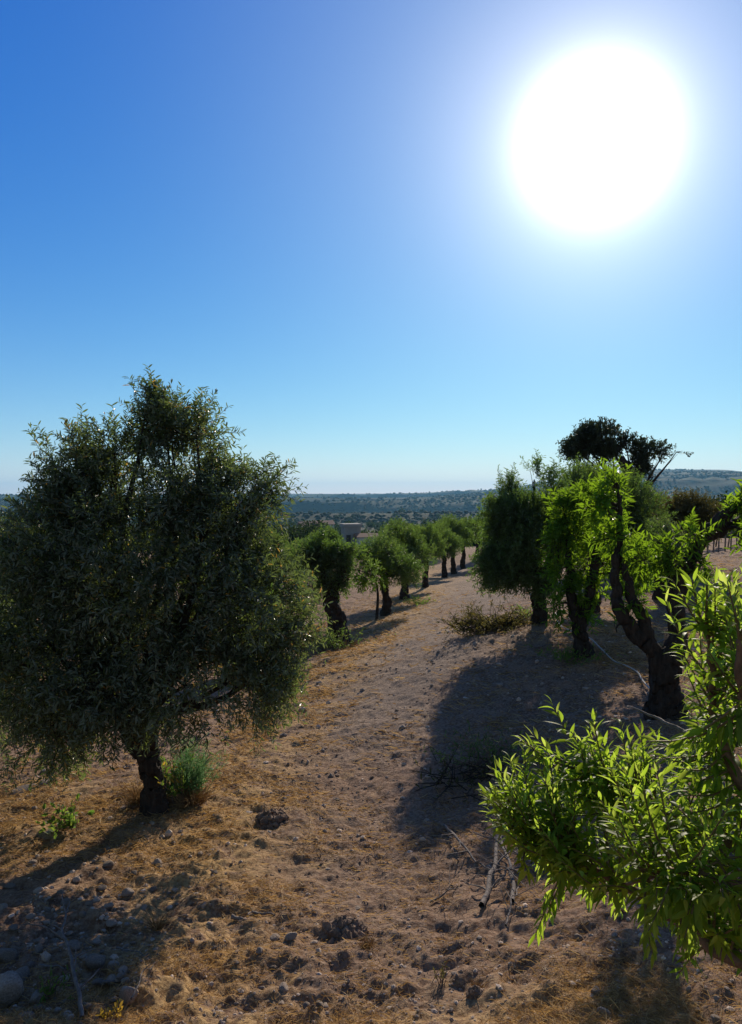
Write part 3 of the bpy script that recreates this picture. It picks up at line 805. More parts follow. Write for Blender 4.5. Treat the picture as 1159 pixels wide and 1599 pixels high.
# ------------------------------------------------------------------ foreground almond on the right
def near_almond():
    bx = np.array([1.75, 2.15, 0.0]); bx[2] = gz(bx[0], bx[1]) - .05
    root = empty('almond_tree', bx, 'bright lime-green almond tree reaching in from the right edge, nearest of all', 'tree')
    fork = bx + np.array([-.02, .02, .50])
    t = MB(); tube(t, [bx, bx + np.array([.02, 0, .25]), fork, fork + np.array([.03, .05, .3])], [.13, .10, .095, .07], 18, 8, .2, .01)
    t.build('trunk', M['bark_brown'], root, origin=bx)
    limbs = [([fork, P(1230, 1500, 2.05), P(1140, 1492, 2.05), P(1085, 1455, 2.1), P(1000, 1400, 2.2), P(900, 1340, 2.35), P(830, 1290, 2.45)], [.045, .030, .022, .018, .012, .007, .003]),
             ([fork, P(1260, 1330, 2.1), P(1180, 1250, 2.15), P(1125, 1150, 2.2), P(1112, 1060, 2.15), P(1105, 990, 2.1)], [.05, .032, .020, .013, .009, .005]),
             ([P(1200, 1340, 2.1), P(1100, 1300, 2.3), P(1000, 1240, 2.45), P(920, 1200, 2.55)], [.024, .015, .009, .004]),
             ([P(1200, 1150, 2.1), P(1160, 1080, 1.9), P(1155, 1000, 1.85)], [.02, .012, .006]),
             ([P(1250, 1400, 2.0), P(1150, 1380, 1.9), P(1060, 1360, 1.95), P(980, 1380, 2.05)], [.018, .012, .008, .004]),
             ([fork, P(1330, 1300, 2.1), P(1300, 1100, 2.3), P(1320, 900, 2.4)], [.06, .045, .035, .02])]
    for pp, rr in limbs:
        m_ = MB(); tube(m_, pp, rr, 10, 8, .12, .006); m_.build('limb', M['bark_brown'], root, origin=bx)
    # a bare grey branch sticking out to the left
    m_ = MB(); tube(m_, [P(1150, 1160, 2.3), P(1090, 1150, 2.4), P(1040, 1128, 2.5), P(985, 1103, 2.6)], [.012, .009, .006, .002], 8, 6, .15, .006)
    m_.build('dead_branch', M['dead'], root, origin=bx)['label'] = 'bare grey branch among the leaves'
    sk = np.vstack([catmull(pp, 12) for pp, rr in limbs])
    tips = [(758, 1238, 2.5), (775, 1265, 2.45), (822, 1162, 2.55), (835, 1180, 2.5), (925, 1155, 2.6), (940, 1175, 2.55), (985, 1150, 2.55), (1025, 1145, 2.5), (1075, 1110, 2.4),
            (1010, 1180, 2.4), (880, 1215, 2.5), (905, 1240, 2.5), (865, 1250, 2.5), (815, 1230, 2.5), (800, 1290, 2.4), (850, 1320, 2.4), (835, 1462, 2.35), (850, 1440, 2.35), (1095, 1530, 2.1),
            (1075, 1500, 2.1), (1100, 1495, 2.0), (1035, 1430, 2.1), (1060, 1520, 2.15), (880, 1390, 2.3), (920, 1370, 2.3), (960, 1400, 2.2), (1050, 905, 2.1), (1080, 895, 2.1), (1105, 910, 2.0),
            (1135, 905, 1.85), (1155, 930, 1.8), (1075, 975, 2.1), (1090, 1000, 2.15), (1095, 1040, 2.2), (1100, 1090, 2.2), (1090, 1075, 2.3), (1150, 1040, 2.0), (1130, 980, 1.95), (1020, 1330, 2.2)]
    tips += [(random.uniform(1075, 1175), random.uniform(940, 1160), random.uniform(1.9, 2.3)) for _ in range(34)]
    tips += [(random.uniform(990, 1180), random.uniform(1370, 1500), random.uniform(1.72, 1.95)) for _ in range(26)]
    tips += [(1120, 1460, 1.95), (1150, 1430, 1.9), (1140, 1545 - 60, 2.0)]
    poly = [(790, 1280, 1300), (850, 1210, 1370), (920, 1200, 1400), (1000, 1160, 1440), (1060, 1140, 1480), (1090, 1060, 1500), (1110, 960, 1500), (1159, 940, 1510), (1230, 900, 1450), (1330, 860, 1400)]
    pxs = [q[0] for q in poly]
    for i in range(380):
        px = random.uniform(800, 1200) if i < 290 else random.uniform(1170, 1420)
        t0 = np.interp(px, pxs, [q[1] for q in poly]); t1 = np.interp(px, pxs, [q[2] for q in poly])
        py = random.uniform(t0, t1)
        tips.append((px, py, random.uniform(1.95, 2.65) if px > 950 else random.uniform(2.3, 2.6)))
    st = MB(); O, Dd, Nn, Ll, Rr, Cc = [], [], [], [], [], []
    for (px, py, Y) in tips:
        e = P(px, py, Y)
        dd = sk - e
        cost = (dd ** 2).sum(1) + .25 * np.clip(e[0] + .02 - sk[:, 0], 0, 9) + .10 * np.clip(sk[:, 2] - e[2] , 0, 9)
        k = int(np.argmin(cost)); s_ = sk[k]
        ln = np.linalg.norm(e - s_)
        if ln < .14:      # too close to a limb: shoot grows on outward
            s_ = s_ + 0; e = s_ + norm(e - s_ + np.array([-.05 if px < 1040 and py > 1120 else .05, -.02, .10]) + rng.normal(size=3) * .04) * random.uniform(.16, .28)
            ln = np.linalg.norm(e - s_)
        lim_ = P(px, 905, Y)[2]
        if e[2] > lim_ and px < 1170: e[2] = lim_; ln = np.linalg.norm(e - s_)
        hang = py > 1400
        m_ = (s_ + e) / 2 + np.array([0, 0, .10 * ln * (1 if hang else -1)]) + rng.normal(size=3) * .03 * ln
        q = catmull([s_, m_, e], 10)
        tube(st, [s_, m_, e], [.0042, .003, .0013], 5, 5)
        seg = np.linalg.norm(np.diff(q, axis=0), axis=1); cum = np.concatenate([[0], np.cumsum(seg)])
        tot = cum[-1]; L0 = max(0.02, tot - random.uniform(.26, .40))
        s_pos = np.arange(L0, tot, .0115)
        az = random.random() * 6
        for j, sv in enumerate(s_pos):
            c = np.array([np.interp(sv, cum, q[:, a]) for a in range(3)])
            tg = norm(np.array([np.interp(min(sv + .01, tot), cum, q[:, a]) - np.interp(sv - .01, cum, q[:, a]) for a in range(3)]))
            az += 2.4
            u = norm(np.cross(tg, [0.2, .1, 1])); w = np.cross(tg, u)
            side = u * math.cos(az) + w * math.sin(az)
            f_ = (sv - L0) / (tot - L0 + 1e-6)
            sp_ = 1.0 - .45 * f_
            dl = norm(tg * (.55 + .5 * f_) + side * sp_ + np.array([0, 0, .05 - .22 * random.random()]))
            O.append(c); Dd.append(dl); Nn.append(norm(np.array([0, 0, 1.0]) + rng.normal(size=3) * .35))
            Ll.append(random.uniform(.045, .088) * (1 - .45 * f_ ** 3)); Rr.append(np.clip(.25 + .4 * f_ + random.uniform(-.2, .3), 0, 1)); Cc.append(random.uniform(.0, .75))
    Ll = np.array(Ll)
    lf = MB(); leaves_fine(lf, np.array(O), np.array(Dd), np.array(Nn), Ll, Ll * rng.uniform(.17, .25, len(Ll)), np.array(Rr), np.array(Cc))
    st.build('shoots', M['red_twig'], root, origin=bx)
    lf.build('leaves', M['almond'], root, origin=bx)
near_almond()

# ------------------------------------------------------------------ plants at the foot of the large olive
def herb(name, label, cat, px, py, Y, w, h, matn, nst, per, L, Wd, extra=None, ymat=None, seed=0):
    Y = gy(px, py); b = P(px, py, Y); b[2] = gz(b[0], b[1]) - .01
    root = empty(name, b, label, cat)
    st, lf, fl = MB(), MB(), MB()
    a = b + rng.normal(size=(nst, 3)) * np.array([w * .2, w * .2, 0]); a[:, 2] = b[2]
    e = a + np.stack([rng.normal(size=nst) * w * .42, rng.normal(size=nst) * w * .42, h * rng.uniform(.45, 1.05, nst)], 1)
    sticks(st, a, e, np.full(nst, .003), np.full(nst, .001), (a + e) / 2 + rng.normal(size=a.shape) * .02)
    t = rng.uniform(.25, 1, (nst, per)); o = a[:, None] * (1 - t[..., None]) + e[:, None] * t[..., None]
    d = norm(rand_unit(nst * per).reshape(nst, per, 3) + norm(e - a)[:, None] * .9)
    s_ = rng.uniform(.6, 1.2, nst * per)
    leaves_hex(lf, o.reshape(-1, 3), d.reshape(-1, 3), rand_unit(nst * per), s_ * L, s_ * Wd, rng.random(nst * per))
    st.build('stems', M['twig'] if matn != 'fennel' else M['fennel'], root, origin=b)
    lf.build('leaves', M[matn], root, origin=b, smooth=False)
    if ymat:
        k = 30; i = rng.integers(0, nst, k); u = rng.uniform(.6, 1, k)[:, None]
        leaves_hex(fl, a[i] * (1 - u) + e[i] * u, rand_unit(k), rand_unit(k), np.full(k, .04), np.full(k, .018), rng.random(k))
        fl.build('yellow_leaves', M['yellow'], root, origin=b, smooth=False)
    return root
herb('fennel_plant', 'feathery green fennel plant beside the large olive trunk', 'plant', 298, 1240, 5.95, .30, .46, 'fennel', 110, 24, .05, .0030)
herb('weed', 'yellowing weed between the olive trunk and the fennel', 'plant', 268, 1252, 5.8, .20, .40, 'weed', 34, 14, .042, .016, ymat=True)
herb('weed', 'small broad-leaved green weed left of the large olive trunk', 'plant', 108, 1292, 5.2, .26, .16, 'weed', 22, 9, .05, .032)
herb('weed', 'dark straggling weed in the shade in front of the old almond', 'plant', 760, 1200, 8.1, .55, .32, 'olive_green', 60, 8, .05, .012)
herb('weed', 'thin dry weed standing just left of the brush pile', 'plant', 735, 975, 15.0, .3, .42, 'olive_far', 30, 8, .06, .015)
herb('weed', 'low green weeds at the foot of the bright almond', 'plant', 885, 1035, 10.8, .5, .2, 'weed', 50, 8, .06, .014)
herb('weed', 'green weed at the foot of the upright olive', 'plant', 825, 968, 13.2, .35, .25, 'weed', 40, 8, .05, .014)
herb('weed', 'low weeds under the third tree of the row', 'plant', 650, 945, 22.5, .6, .25, 'weed', 50, 8, .07, .02)
herb('weed', 'bushy weeds at the foot of the gnarled first trunk', 'plant', 505, 1020, 15.6, .9, .55, 'olive_green', 110, 10, .06, .016)
herb('weed', 'small dry sprig poking out of the soil near the foot of the photo', 'plant', 690, 1535, 3.3, .05, .09, 'olive_far', 8, 5, .02, .006)
herb('weed', 'tiny yellow-leaved weed among the stones at the bottom left', 'plant', 170, 1588, 3.08, .06, .05, 'yellow', 9, 4, .028, .016)
herb('weed', 'sparse green weed among the shaded stones', 'plant', 85, 1555, 3.3, .12, .12, 'weed', 14, 6, .03, .009)

# ------------------------------------------------------------------ dead branches and brush
def dead_branch(label, pxs, r0, kids=4, group=None, lift=.01, name='dead_branch', kl=.3):
    """a fallen branch with side twigs; points are (px,py,Y) dropped to the ground plus a lift"""
    pp = []
    for (px, py, Y, l) in pxs:
        q = P(px, py, Y); q[2] = gz(q[0], q[1]) + l; pp.append(q)
    b = pp[0].copy(); m_ = MB()
    q = tube(m_, pp, np.linspace(r0, r0 * .35, len(pp)), 7, 6, .2, .012)
    for k in range(kids):
        s_ = q[int(len(q) * (.25 + .65 * k / max(kids, 1)))]; dd = norm(q[-1] - q[0])
        e = s_ + norm(dd + rng.normal(size=3) * .7 * np.array([1, 1, .3])) * kl * random.uniform(.5, 1)
        e[2] = max(e[2], gz(e[0], e[1]) + .01) + random.uniform(0, .06)
        tube(m_, [s_, (s_ + e) / 2 + rng.normal(size=3) * .015, e], [r0 * .45, r0 * .3, r0 * .12], 5, 4, 0, .006)
    o = m_.build(name, M['dead'], origin=b)
    tag(o, label, 'branch', group)
def db(label, pts2, r0, kids=4, kl=.3, **k):
    dead_branch(label, [(a, b, gy(a, b), l) for a, b, l in pts2], r0, kids, kl=kl, **k)
db('long thin fallen branch lying bent along the edge of the big shadow', [(694, 1295, .02), (715, 1330, .08), (745, 1360, .05), (772, 1370, .03)], .011, 5)
db('fallen branch with a pale broken end below the almond leaves', [(752, 1420, .02), (766, 1390, .05), (778, 1340, .12), (775, 1322, .18)], .017, 3)
db('pale forked fallen branch reaching back to the almond leaves', [(800, 1415, .02), (800, 1380, .05), (786, 1345, .10), (772, 1320, .12)], .013, 5)
db('slim fallen branch lying under the almond leaves', [(830, 1362, .05), (800, 1350, .08), (778, 1335, .06)], .009, 4)
db('thin grey twig propped across the shadow above the fallen branches', [(775, 1270, .03), (740, 1278, .06), (705, 1285, .04)], .006, 3)
db('thin curved twig standing on end below the fallen branches', [(790, 1450, .01), (800, 1425, .06), (812, 1400, .05)], .006, 3)
db('tangle of slim twigs at the right of the fallen branches', [(815, 1375, .03), (795, 1385, .1), (770, 1400, .05)], .008, 8, kl=.35)
db('faint thin branch fallen at the left of the branch tangle', [(672, 1412, .01), (700, 1400, .03), (735, 1385, .03)], .006, 4)
db('short dark stick lying on the soil in the middle foreground', [(362, 1438, .015), (378, 1442, .02), (396, 1450, .012)], .012, 0)
db('longer dark stick lying beside the short one', [(393, 1430, .012), (420, 1434, .02), (448, 1432, .012)], .008, 1, kl=.06)
db('pale curved twig on the shaded stones at the left', [(62, 1520, .03), (90, 1525, .04), (112, 1522, .03)], .006, 1, kl=.1)
db('bare forked branch rising from the shaded stones', [(128, 1599, .02), (118, 1555, .10), (100, 1510, .18), (112, 1478, .22)], .010, 6, kl=.25)
db('whitish stick lying on the soil near the bottom left', [(160, 1543, .02), (215, 1537, .03), (242, 1533, .02)], .007, 2, kl=.12)
db('thin pale twig lying from the shadow towards the path', [(182, 1488, .02), (215, 1497, .03), (240, 1508, .02)], .005, 2, kl=.12)
db('thin straw-coloured twig leaning on the pinkish stone', [(205, 1575, .04), (225, 1545, .07), (250, 1510, .03)], .004, 1, kl=.06)
db('short fallen stick under the first almond shade', [(835, 885 + 130, .02), (855, 1012, .03), (878, 1008, .02)], .012, 3)
db('thin dark branch lying right of the black trunk', [(1090, 1040, .02), (1120, 1050, .05), (1150, 1060, .02)], .012, 3)
db('pale thin branch lying on the far slope behind the old almond', [(1022, 1010, .03), (1050, 1002, .06), (1095, 1003, .02)], .014, 2)

def brush(label, px, py, Y, w, h, nst, nl, group=None):
    Y = gy(px, py); b = P(px, py, Y); b[2] = gz(b[0], b[1])
    root = empty('brush_pile', b, label, 'brush pile')
    st, lf = MB(), MB()
    a = b + np.stack([rng.uniform(-w / 2, w / 2, nst), rng.normal(size=nst) * .2, rng.uniform(0, h * .5, nst)], 1)
    d = norm(np.stack([rng.normal(size=nst), rng.normal(size=nst) * .6, rng.normal(size=nst) * .35 + .12], 1))
    e = a + d * rng.uniform(.15, .42, nst)[:, None]
    for p_ in (a, e): p_[:, 2] = np.maximum(p_[:, 2], hz(p_[:, 0], p_[:, 1]) + .01)
    sticks(st, a, e, rng.uniform(.003, .008, nst), np.full(nst, .002), (a + e) / 2 + rng.normal(size=a.shape) * .03)
    i = rng.integers(0, nst, nl); u = rng.random((nl, 1)); o = a[i] * (1 - u) + e[i] * u
    leaves_hex(lf, o, rand_unit(nl), rand_unit(nl), rng.uniform(.04, .07, nl), rng.uniform(.012, .02, nl), rng.random(nl))
    st.build('cut_twigs', M['bark'], root, origin=b); lf.build('wilted_leaves', M['olive_far'], root, origin=b, smooth=False)
brush('low pile of cut olive branches lying on the track edge before the upright olive', 762, 985, 13.6, 1.0, .26, 220, 2400)
brush('flat heap of dark prunings in the deep shadow before the old almond', 735, 1215, 7.9, .6, .05, 60, 160)
brush('small heap of twigs at the foot of the upright olive', 812, 975, 13.3, .5, .18, 60, 300)

# ------------------------------------------------------------------ irrigation hose
hp = []
for (px, py, l) in [(868, 960, .03), (873, 978, .03), (888, 990, .05), (905, 1003, .10), (922, 1008, .08), (940, 1020, .04), (958, 1037, .03), (975, 1043, .03), (995, 1056, .03), (1003, 1068, .03), (1015, 1082, .03), (1030, 1095, .02), (1075, 1110, .02)]:
    Y = gy(px, py); q = P(px, py, Y); q[2] = gz(q[0], q[1]) + l; hp.append(q)
mb = MB(); tube(mb, hp, [.009] * len(hp), 8, 8)
tag(mb.build('irrigation_hose', M['hose'], origin=hp[0]), 'pale irrigation hose snaking past the almond trunks', 'hose')

# ------------------------------------------------------------------ stones
def ico(sub=2):
    import bmesh
    bm = bmesh.new(); bmesh.ops.create_icosphere(bm, subdivisions=sub, radius=1)
    v = np.array([x.co[:] for x in bm.verts]); f = np.array([[a.index for a in p.verts] for p in bm.faces]); bm.free()
    return v, f
IV, IF = ico(3); SV, SF = ico(1)
stone_meshes = []
for k in range(7):
    v = IV.copy()
    for _ in range(7 + k):          # chip flat facets off
        nn = rand_unit(1)[0]; h_ = rng.uniform(.55, .85)
        dd = v @ nn; over = np.clip(dd - h_, 0, None); v = v - nn * over[:, None] * .9
    v *= (1 + .10 * (vnoise(v[:, 0] * 3 + k, v[:, 1] * 3, v[:, 2] * 3, k) - .5))[:, None]
    mb = MB(); mb.add(v, IF, rng.random())
    stone_meshes.append(mb.mesh('stone', M['stone'], True))
def stone(px, py, size_px, label, group, fl=.62, asp=None):
    Y = gy(px, py); q = P(px, py, Y); r_ = size_px * .48 * Y / F
    o = bpy.data.objects.new('stone', stone_meshes[random.randrange(7)]); COL.objects.link(o)
    z0 = gz(q[0], q[1]) + float(micro(np.array([q[0]]), np.array([q[1]]))[0])
    o.location = (q[0], q[1], z0 + r_ * fl * .55)
    a = asp or random.uniform(.65, .95)
    o.scale = (r_, r_ * a, r_ * fl * random.uniform(.8, 1.15)); o.rotation_euler = (random.uniform(-.3, .3), random.uniform(-.3, .3), random.uniform(0, 6))
    tag(o, label, 'stone', group)
G1 = 'stones in the shaded rubble at the bottom left'
for (px, py, s_) in [(0, 1565, 80), (30, 1530, 42), (60, 1497, 26), (22, 1460, 22), (115, 1490, 30), (152, 1505, 40), (72, 1510, 26), (12, 1500, 44), (150, 1475, 24), (178, 1510, 22),
                     (60, 1560, 34), (100, 1530, 22), (40, 1590, 34), (85, 1470, 18), (140, 1430, 15), (195, 1480, 16), (175, 1450, 22), (5, 1430, 24), (48, 1440, 16), (108, 1455, 18), (128, 1540, 24),
                     (160, 1395, 22), (120, 1375, 20), (200, 1400, 22), (95, 1405, 18), (60, 1400, 20), (240, 1385, 16), (170, 1350, 22), (210, 1365, 16), (50, 1350, 18), (15, 1385, 20), (75, 1330, 14),
                     (195, 1545, 18), (240, 1450, 14), (225, 1425, 18), (20, 1478, 20), (46, 1513, 18), (88, 1500, 16), (130, 1506, 14)]:
    stone(px, py, s_, 'greyish limestone lump in the shaded rubble at the bottom left', G1)
for _ in range(45):
    stone(random.uniform(0, 250) * random.uniform(.5, 1), random.uniform(1400, 1599), random.uniform(9, 22), 'greyish limestone lump in the shaded rubble at the bottom left', G1)
G2 = 'pale stones strewn on the sunlit soil in the foreground'
for (px, py, s_) in [(406, 1498, 14), (430, 1470, 20), (455, 1472, 22), (428, 1508, 15), (306, 1550, 14), (342, 1570, 18), (298, 1566, 14), (443, 1550, 20), (440, 1562, 18), (478, 1577, 18), (500, 1578, 20), (508, 1570, 20),
                     (370, 1510, 10), (330, 1530, 12), (408, 1540, 12), (515, 1586, 12), (490, 1590, 12), (540, 1470, 12), (468, 1530, 12), (385, 1520, 10), (565, 1560, 10), (610, 1500, 8), (640, 1560, 9), (705, 1578, 10), (335, 1480, 12)]:
    stone(px, py, s_, 'pale stone strewn on the sunlit soil in the foreground', G2)
stone(203, 1560, 36, 'pinkish block of stone at the edge of the sunlit soil', None, .8)
stone(247, 1349, 15, 'round pale stone in the olive shade, under the trunk', None, .8)
stone(335, 1362, 12, 'small white stone where the olive shade ends', None)
stone(40, 1238, 46, 'flat pale slab under the hanging olive boughs at the left', None, .25)
stone(70, 1232, 30, 'smaller flat slab beside the pale slab at the left', None, .25)
stone(832, 933, 14, 'white stone behind the trunk of the upright olive', None)
G3 = 'stones in the shade below the foreground almond'
for (px, py, s_) in [(930, 1560, 22), (945, 1590, 30), (1118, 1595, 22), (1120, 1560, 12), (1135, 1578, 12), (905, 1462, 20), (970, 1590, 14), (1075, 1550, 14), (1060, 1590, 12), (860, 1448, 14), (1000, 1560, 10), (960, 1470, 14), (1090, 1575, 12), (840, 1415, 14), (1140, 1540, 10)]:
    stone(px, py, s_, 'rough stone in the shade below the foreground almond', G3)

def scatter(name, label, cat, N, region, size, matn, dens=None, flat=.7):
    mb = MB()
    x = rng.uniform(region[0], region[1], N * 3); y = region[2] * (region[3] / region[2]) ** rng.random(N * 3)
    x = x * (y / region[3] * .9 + .1) if region[4] else x
    if dens is not None:
        k = rng.random(N * 3) < dens(x, y); x, y = x[k], y[k]
    x, y = x[:N], y[:N]; N = len(x)
    z = hz(x, y) + micro(x, y)
    s_ = size[0] * (size[1] / size[0]) ** (rng.random(N) ** 1.8) * np.clip(y / 4, .8, 2.2)
    V = SV[None] * (1 + rng.uniform(-.28, .28, (N, len(SV), 1)))
    V = V * s_[:, None, None] * np.stack([rng.uniform(.7, 1.2, N), rng.uniform(.7, 1.2, N), rng.uniform(.5, .9, N) * flat / .7], 1)[:, None, :]
    a = rng.random(N) * 6.3; c, s2 = np.cos(a)[:, None], np.sin(a)[:, None]
    V = np.stack([V[..., 0] * c - V[..., 1] * s2, V[..., 0] * s2 + V[..., 1] * c, V[..., 2]], -1) + np.stack([x, y, z + s_ * .0], 1)[:, None]
    Fc = (np.arange(N)[:, None, None] * len(SV) + SF[None]).reshape(-1, 3)
    mb.add(V.reshape(-1, 3), Fc, np.repeat(rng.random(N), len(SV)))
    return tag(mb.build(name, M[matn], smooth=False), label, cat, kind='stuff')
dn = lambda x, y: np.clip(.28 + np.exp(-((x + 1.7) / 1.0) ** 2 - ((y - 3.6) / 1.2) ** 2) + .45 * np.exp(-((x - .0) / .9) ** 2 - ((y - 3.2) / .5) ** 2) + .3 * np.exp(-((x - 1.2) / .7) ** 2 - ((y - 3.2) / .6) ** 2), 0, 1) * np.clip(vnoise(x * 2.5, y * 2.5, None, 3) * 1.6 - .2, .08, 1)
scatter('gravel', 'small pale limestone chips scattered over the soil', 'gravel', 8500, (-8, 8, 2.3, 13, True), (.003, .020), 'stone', dn)
scatter('soil_clods', 'small reddish brown clods of dry soil', 'soil clods', 12000, (-10, 12, 2.3, 18, True), (.004, .014), 'clod', flat=.45, dens=lambda x, y: np.clip(vnoise(x * 1.5, y * 1.5, None, 8) * 1.7 - .35, .1, 1) * (1 - .5 * track_w(x, y)))

# two mounds of dug soil
def mound(label, px, py, w, h):
    Y = gy(px, py); q = P(px, py, Y); k = Y / F
    N = 320; a = rng.random(N) * 6.3; r_ = np.sqrt(rng.random(N)) * w * k / 2
    x, y = q[0] + r_ * np.cos(a), q[1] + r_ * np.sin(a) * 1.2
    z = hz(x, y) + micro(x, y) + h * k * (1 - (r_ / (w * k / 2)) ** 1.5) * .8
    s_ = rng.uniform(.25, 1, N) ** 2 * h * k * .40
    V = SV[None] * (1 + rng.uniform(-.3, .3, (N, len(SV), 1))) * s_[:, None, None] + np.stack([x, y, z - s_ * .3], 1)[:, None]
    mb = MB(); mb.add(V.reshape(-1, 3), (np.arange(N)[:, None, None] * len(SV) + SF[None]).reshape(-1, 3), np.repeat(rng.random(N) * .6, len(SV)))
    tag(mb.build('soil_mound', M['clod'], smooth=False, origin=(q[0], q[1], gz(q[0], q[1]))), label, 'soil mound')
mound('small crumbly mound of dark soil right of the large olive', 425, 1283, 50, 16)
mound('low crumbly soil mound beside a tuft of straw in the centre foreground', 540, 1458, 62, 26)
mound('small brown soil lump at the foot of the photo, right of centre', 742, 1552, 22, 14)

# dry grass
def dry_grass():
    mb = MB(); N = 120000
    y = 2.3 * (26 / 2.3) ** (rng.random(N * 3) ** 1.05); x = rng.uniform(-.62, .62, N * 3) * y
    w = litter_w(x, y) * .9 + .22 + .5 * np.clip(fbm(x / .6, y / .6, 3, 61), 0, 1)
    w *= np.clip(vnoise(x * 3.2, y * 3.2, None, 9) * 2 - .5, .03, 1) * (1 - .6 * track_w(x, y))
    k = rng.random(N * 3) < w; x, y = x[k][:N], y[k][:N]; N = len(x)
    z = hz(x, y) + micro(x, y)
    lw = litter_w(x, y)
    ln = rng.uniform(.025, .09, N) * np.clip(y / 5, .8, 2.0); up_ = rng.uniform(-.02, .30, N) + .35 * lw * rng.random(N) * (rng.random(N) < .35)
    a = rng.random(N) * 6.3; d = norm(np.stack([np.cos(a), np.sin(a), up_], 1))
    s_ = norm(np.cross(d, rand_unit(N))) * (rng.uniform(.0006, .0014, N) * np.clip(y / 3.0, 1, 6))[:, None]
    o = np.stack([x, y, z + .004], 1); m_ = o + d * (ln * .55)[:, None] + rng.normal(size=(N, 3)) * .006; e = o + d * ln[:, None] + rng.normal(size=(N, 3)) * .01
    V = np.stack([o - s_, o + s_, m_ + s_, m_ - s_, e], 1)
    b = np.arange(N)[:, None] * 5
    mb.add(V.reshape(-1, 3), b + np.array([[0, 1, 2, 3]]), np.repeat(rng.random(N), 5))
    mb.f.append(b + np.array([[3, 2, 4]]))
    tag(mb.build('dry_grass', M['straw'], smooth=False), 'dry straw and dead grass lying over the soil', 'dry grass', kind='stuff')
dry_grass()
def tuft(label, px, py, w_px, h_px, n_):
    Y = gy(px, py); q = P(px, py, Y); k = Y / F; q[2] = gz(q[0], q[1])
    mb = MB(); a = rng.random(n_) * 6.3; r_ = rng.random(n_) * w_px * k * .25
    o = np.stack([q[0] + r_ * np.cos(a), q[1] + r_ * np.sin(a), np.full(n_, q[2] - .01)], 1)
    d = norm(np.stack([np.cos(a) * .6 + rng.normal(size=n_) * .3, np.sin(a) * .6 + rng.normal(size=n_) * .3, rng.uniform(.5, 1.3, n_)], 1))
    ln = rng.uniform(.5, 1.1, n_) * h_px * k
    m_ = o + d * (ln * .6)[:, None]; e = o + d * ln[:, None] + np.stack([np.cos(a), np.sin(a), -.6 * np.ones(n_)], 1) * (ln * .22)[:, None]
    sticks(mb, o, e, np.full(n_, .0012) * Y / 3, np.full(n_, .0004) * Y / 3, m_, r=rng.random(n_))
    tag(mb.build('grass_tuft', M['straw'], origin=q), label, 'grass tuft')
tuft('tuft of dry straw in the olive shade, left of centre', 245, 1450, 30, 34, 90)
tuft('tuft of dry orange grass just left of the large olive trunk', 215, 1252, 46, 34, 220)
tuft('clump of dry grass under the fennel', 300, 1255, 80, 30, 260)
tuft('dry tuft at the right edge of the crumbly mound', 575, 1480, 34, 20, 120)
tuft('thin dry tuft by the pinkish block', 272, 1525, 20, 22, 40)
tuft('clump of dead grass beside the gnarled first trunk', 545, 1012, 30, 16, 120)
tuft('rusty dry clump at the foot of the photo, right of centre', 745, 1545, 26, 18, 90)

# ------------------------------------------------------------------ vineyard fence on the far field
YF = 30.0
def fence():
    b = P(1105, 858, YF); b[2] = gz(b[0], b[1])
    root = empty('vineyard_fence', b, 'wire fence with thin posts along the far field at the right', 'fence')
    tops = []
    for px in (1092, 1105, 1114, 1122, 1132, 1141, 1150, 1159, 1170, 1182):
        q = P(px, 858, YF); q[2] = gz(q[0], q[1]) - .1
        h_ = 1.35 + random.uniform(-.1, .15); mb = MB()
        tube(mb, [q, q + np.array([.02, 0, h_ * .5]), q + np.array([random.uniform(-.04, .04), 0, h_])], [.035, .032, .03], 6, 3)
        mb.build('post', M['dead'], root, origin=b); tops.append((q, h_))
    mb = MB()
    for hh in (.35, .7, 1.05):
        tube(mb, [q + np.array([0, .03, hh + .1]) for q, _ in tops], [.006] * len(tops), 4, 1)
    mb.build('wire', M['dead'], root, origin=b)
fence()
# vines beyond the fence
for i, (px, Y) in enumerate([(1100, 33), (1118, 34), (1137, 33), (1156, 34)]):
    q = P(px, 850, Y); q[2] = gz(q[0], q[1]); root = empty('vine', q, 'leafy vine trained behind the far wire fence', 'vine', 'vines behind the far fence')
    st, lf = MB(), MB(); tube(st, [q, q + np.array([.05, 0, .4]), q + np.array([0, 0, .8])], [.03, .025, .02], 5)
    c, d, _ = crown_twigs([(q[0], q[1], q[2] + .95, .35, .3, .3)], 70, 2, .1); foliate(lf, st, c, d, .2, 7, .09, .08)
    st.build('stem', M['bark'], root, origin=q); lf.build('leaves', M['weed'], root, origin=q, smooth=False)

# ------------------------------------------------------------------ far trees and woods
def far_tree_mesh(mb, x, y, z, s, tone, n_=70, tall=1.0):
    """leaf clumps around an uneven crown"""
    u = rand_unit(n_); r_ = s * (.55 + .45 * rng.random(n_))
    c = np.array([x, y, z + s * tall * 1.05]) + u * r_[:, None] * np.array([1, 1, .85 * tall]) * (1 + .35 * (vnoise(u[:, 0] * 2 + x, u[:, 1] * 2, u[:, 2] * 2 + y) - .5))[:, None]
    leaves_hex(mb, c, rand_unit(n_), u + rng.normal(size=(n_, 3)) * .3, np.full(n_, s * min(.55, 4 / n_ ** .5)), np.full(n_, s * min(.42, 2.8 / n_ ** .5)), np.clip(tone + rng.uniform(-.2, .2, n_), 0, 1))

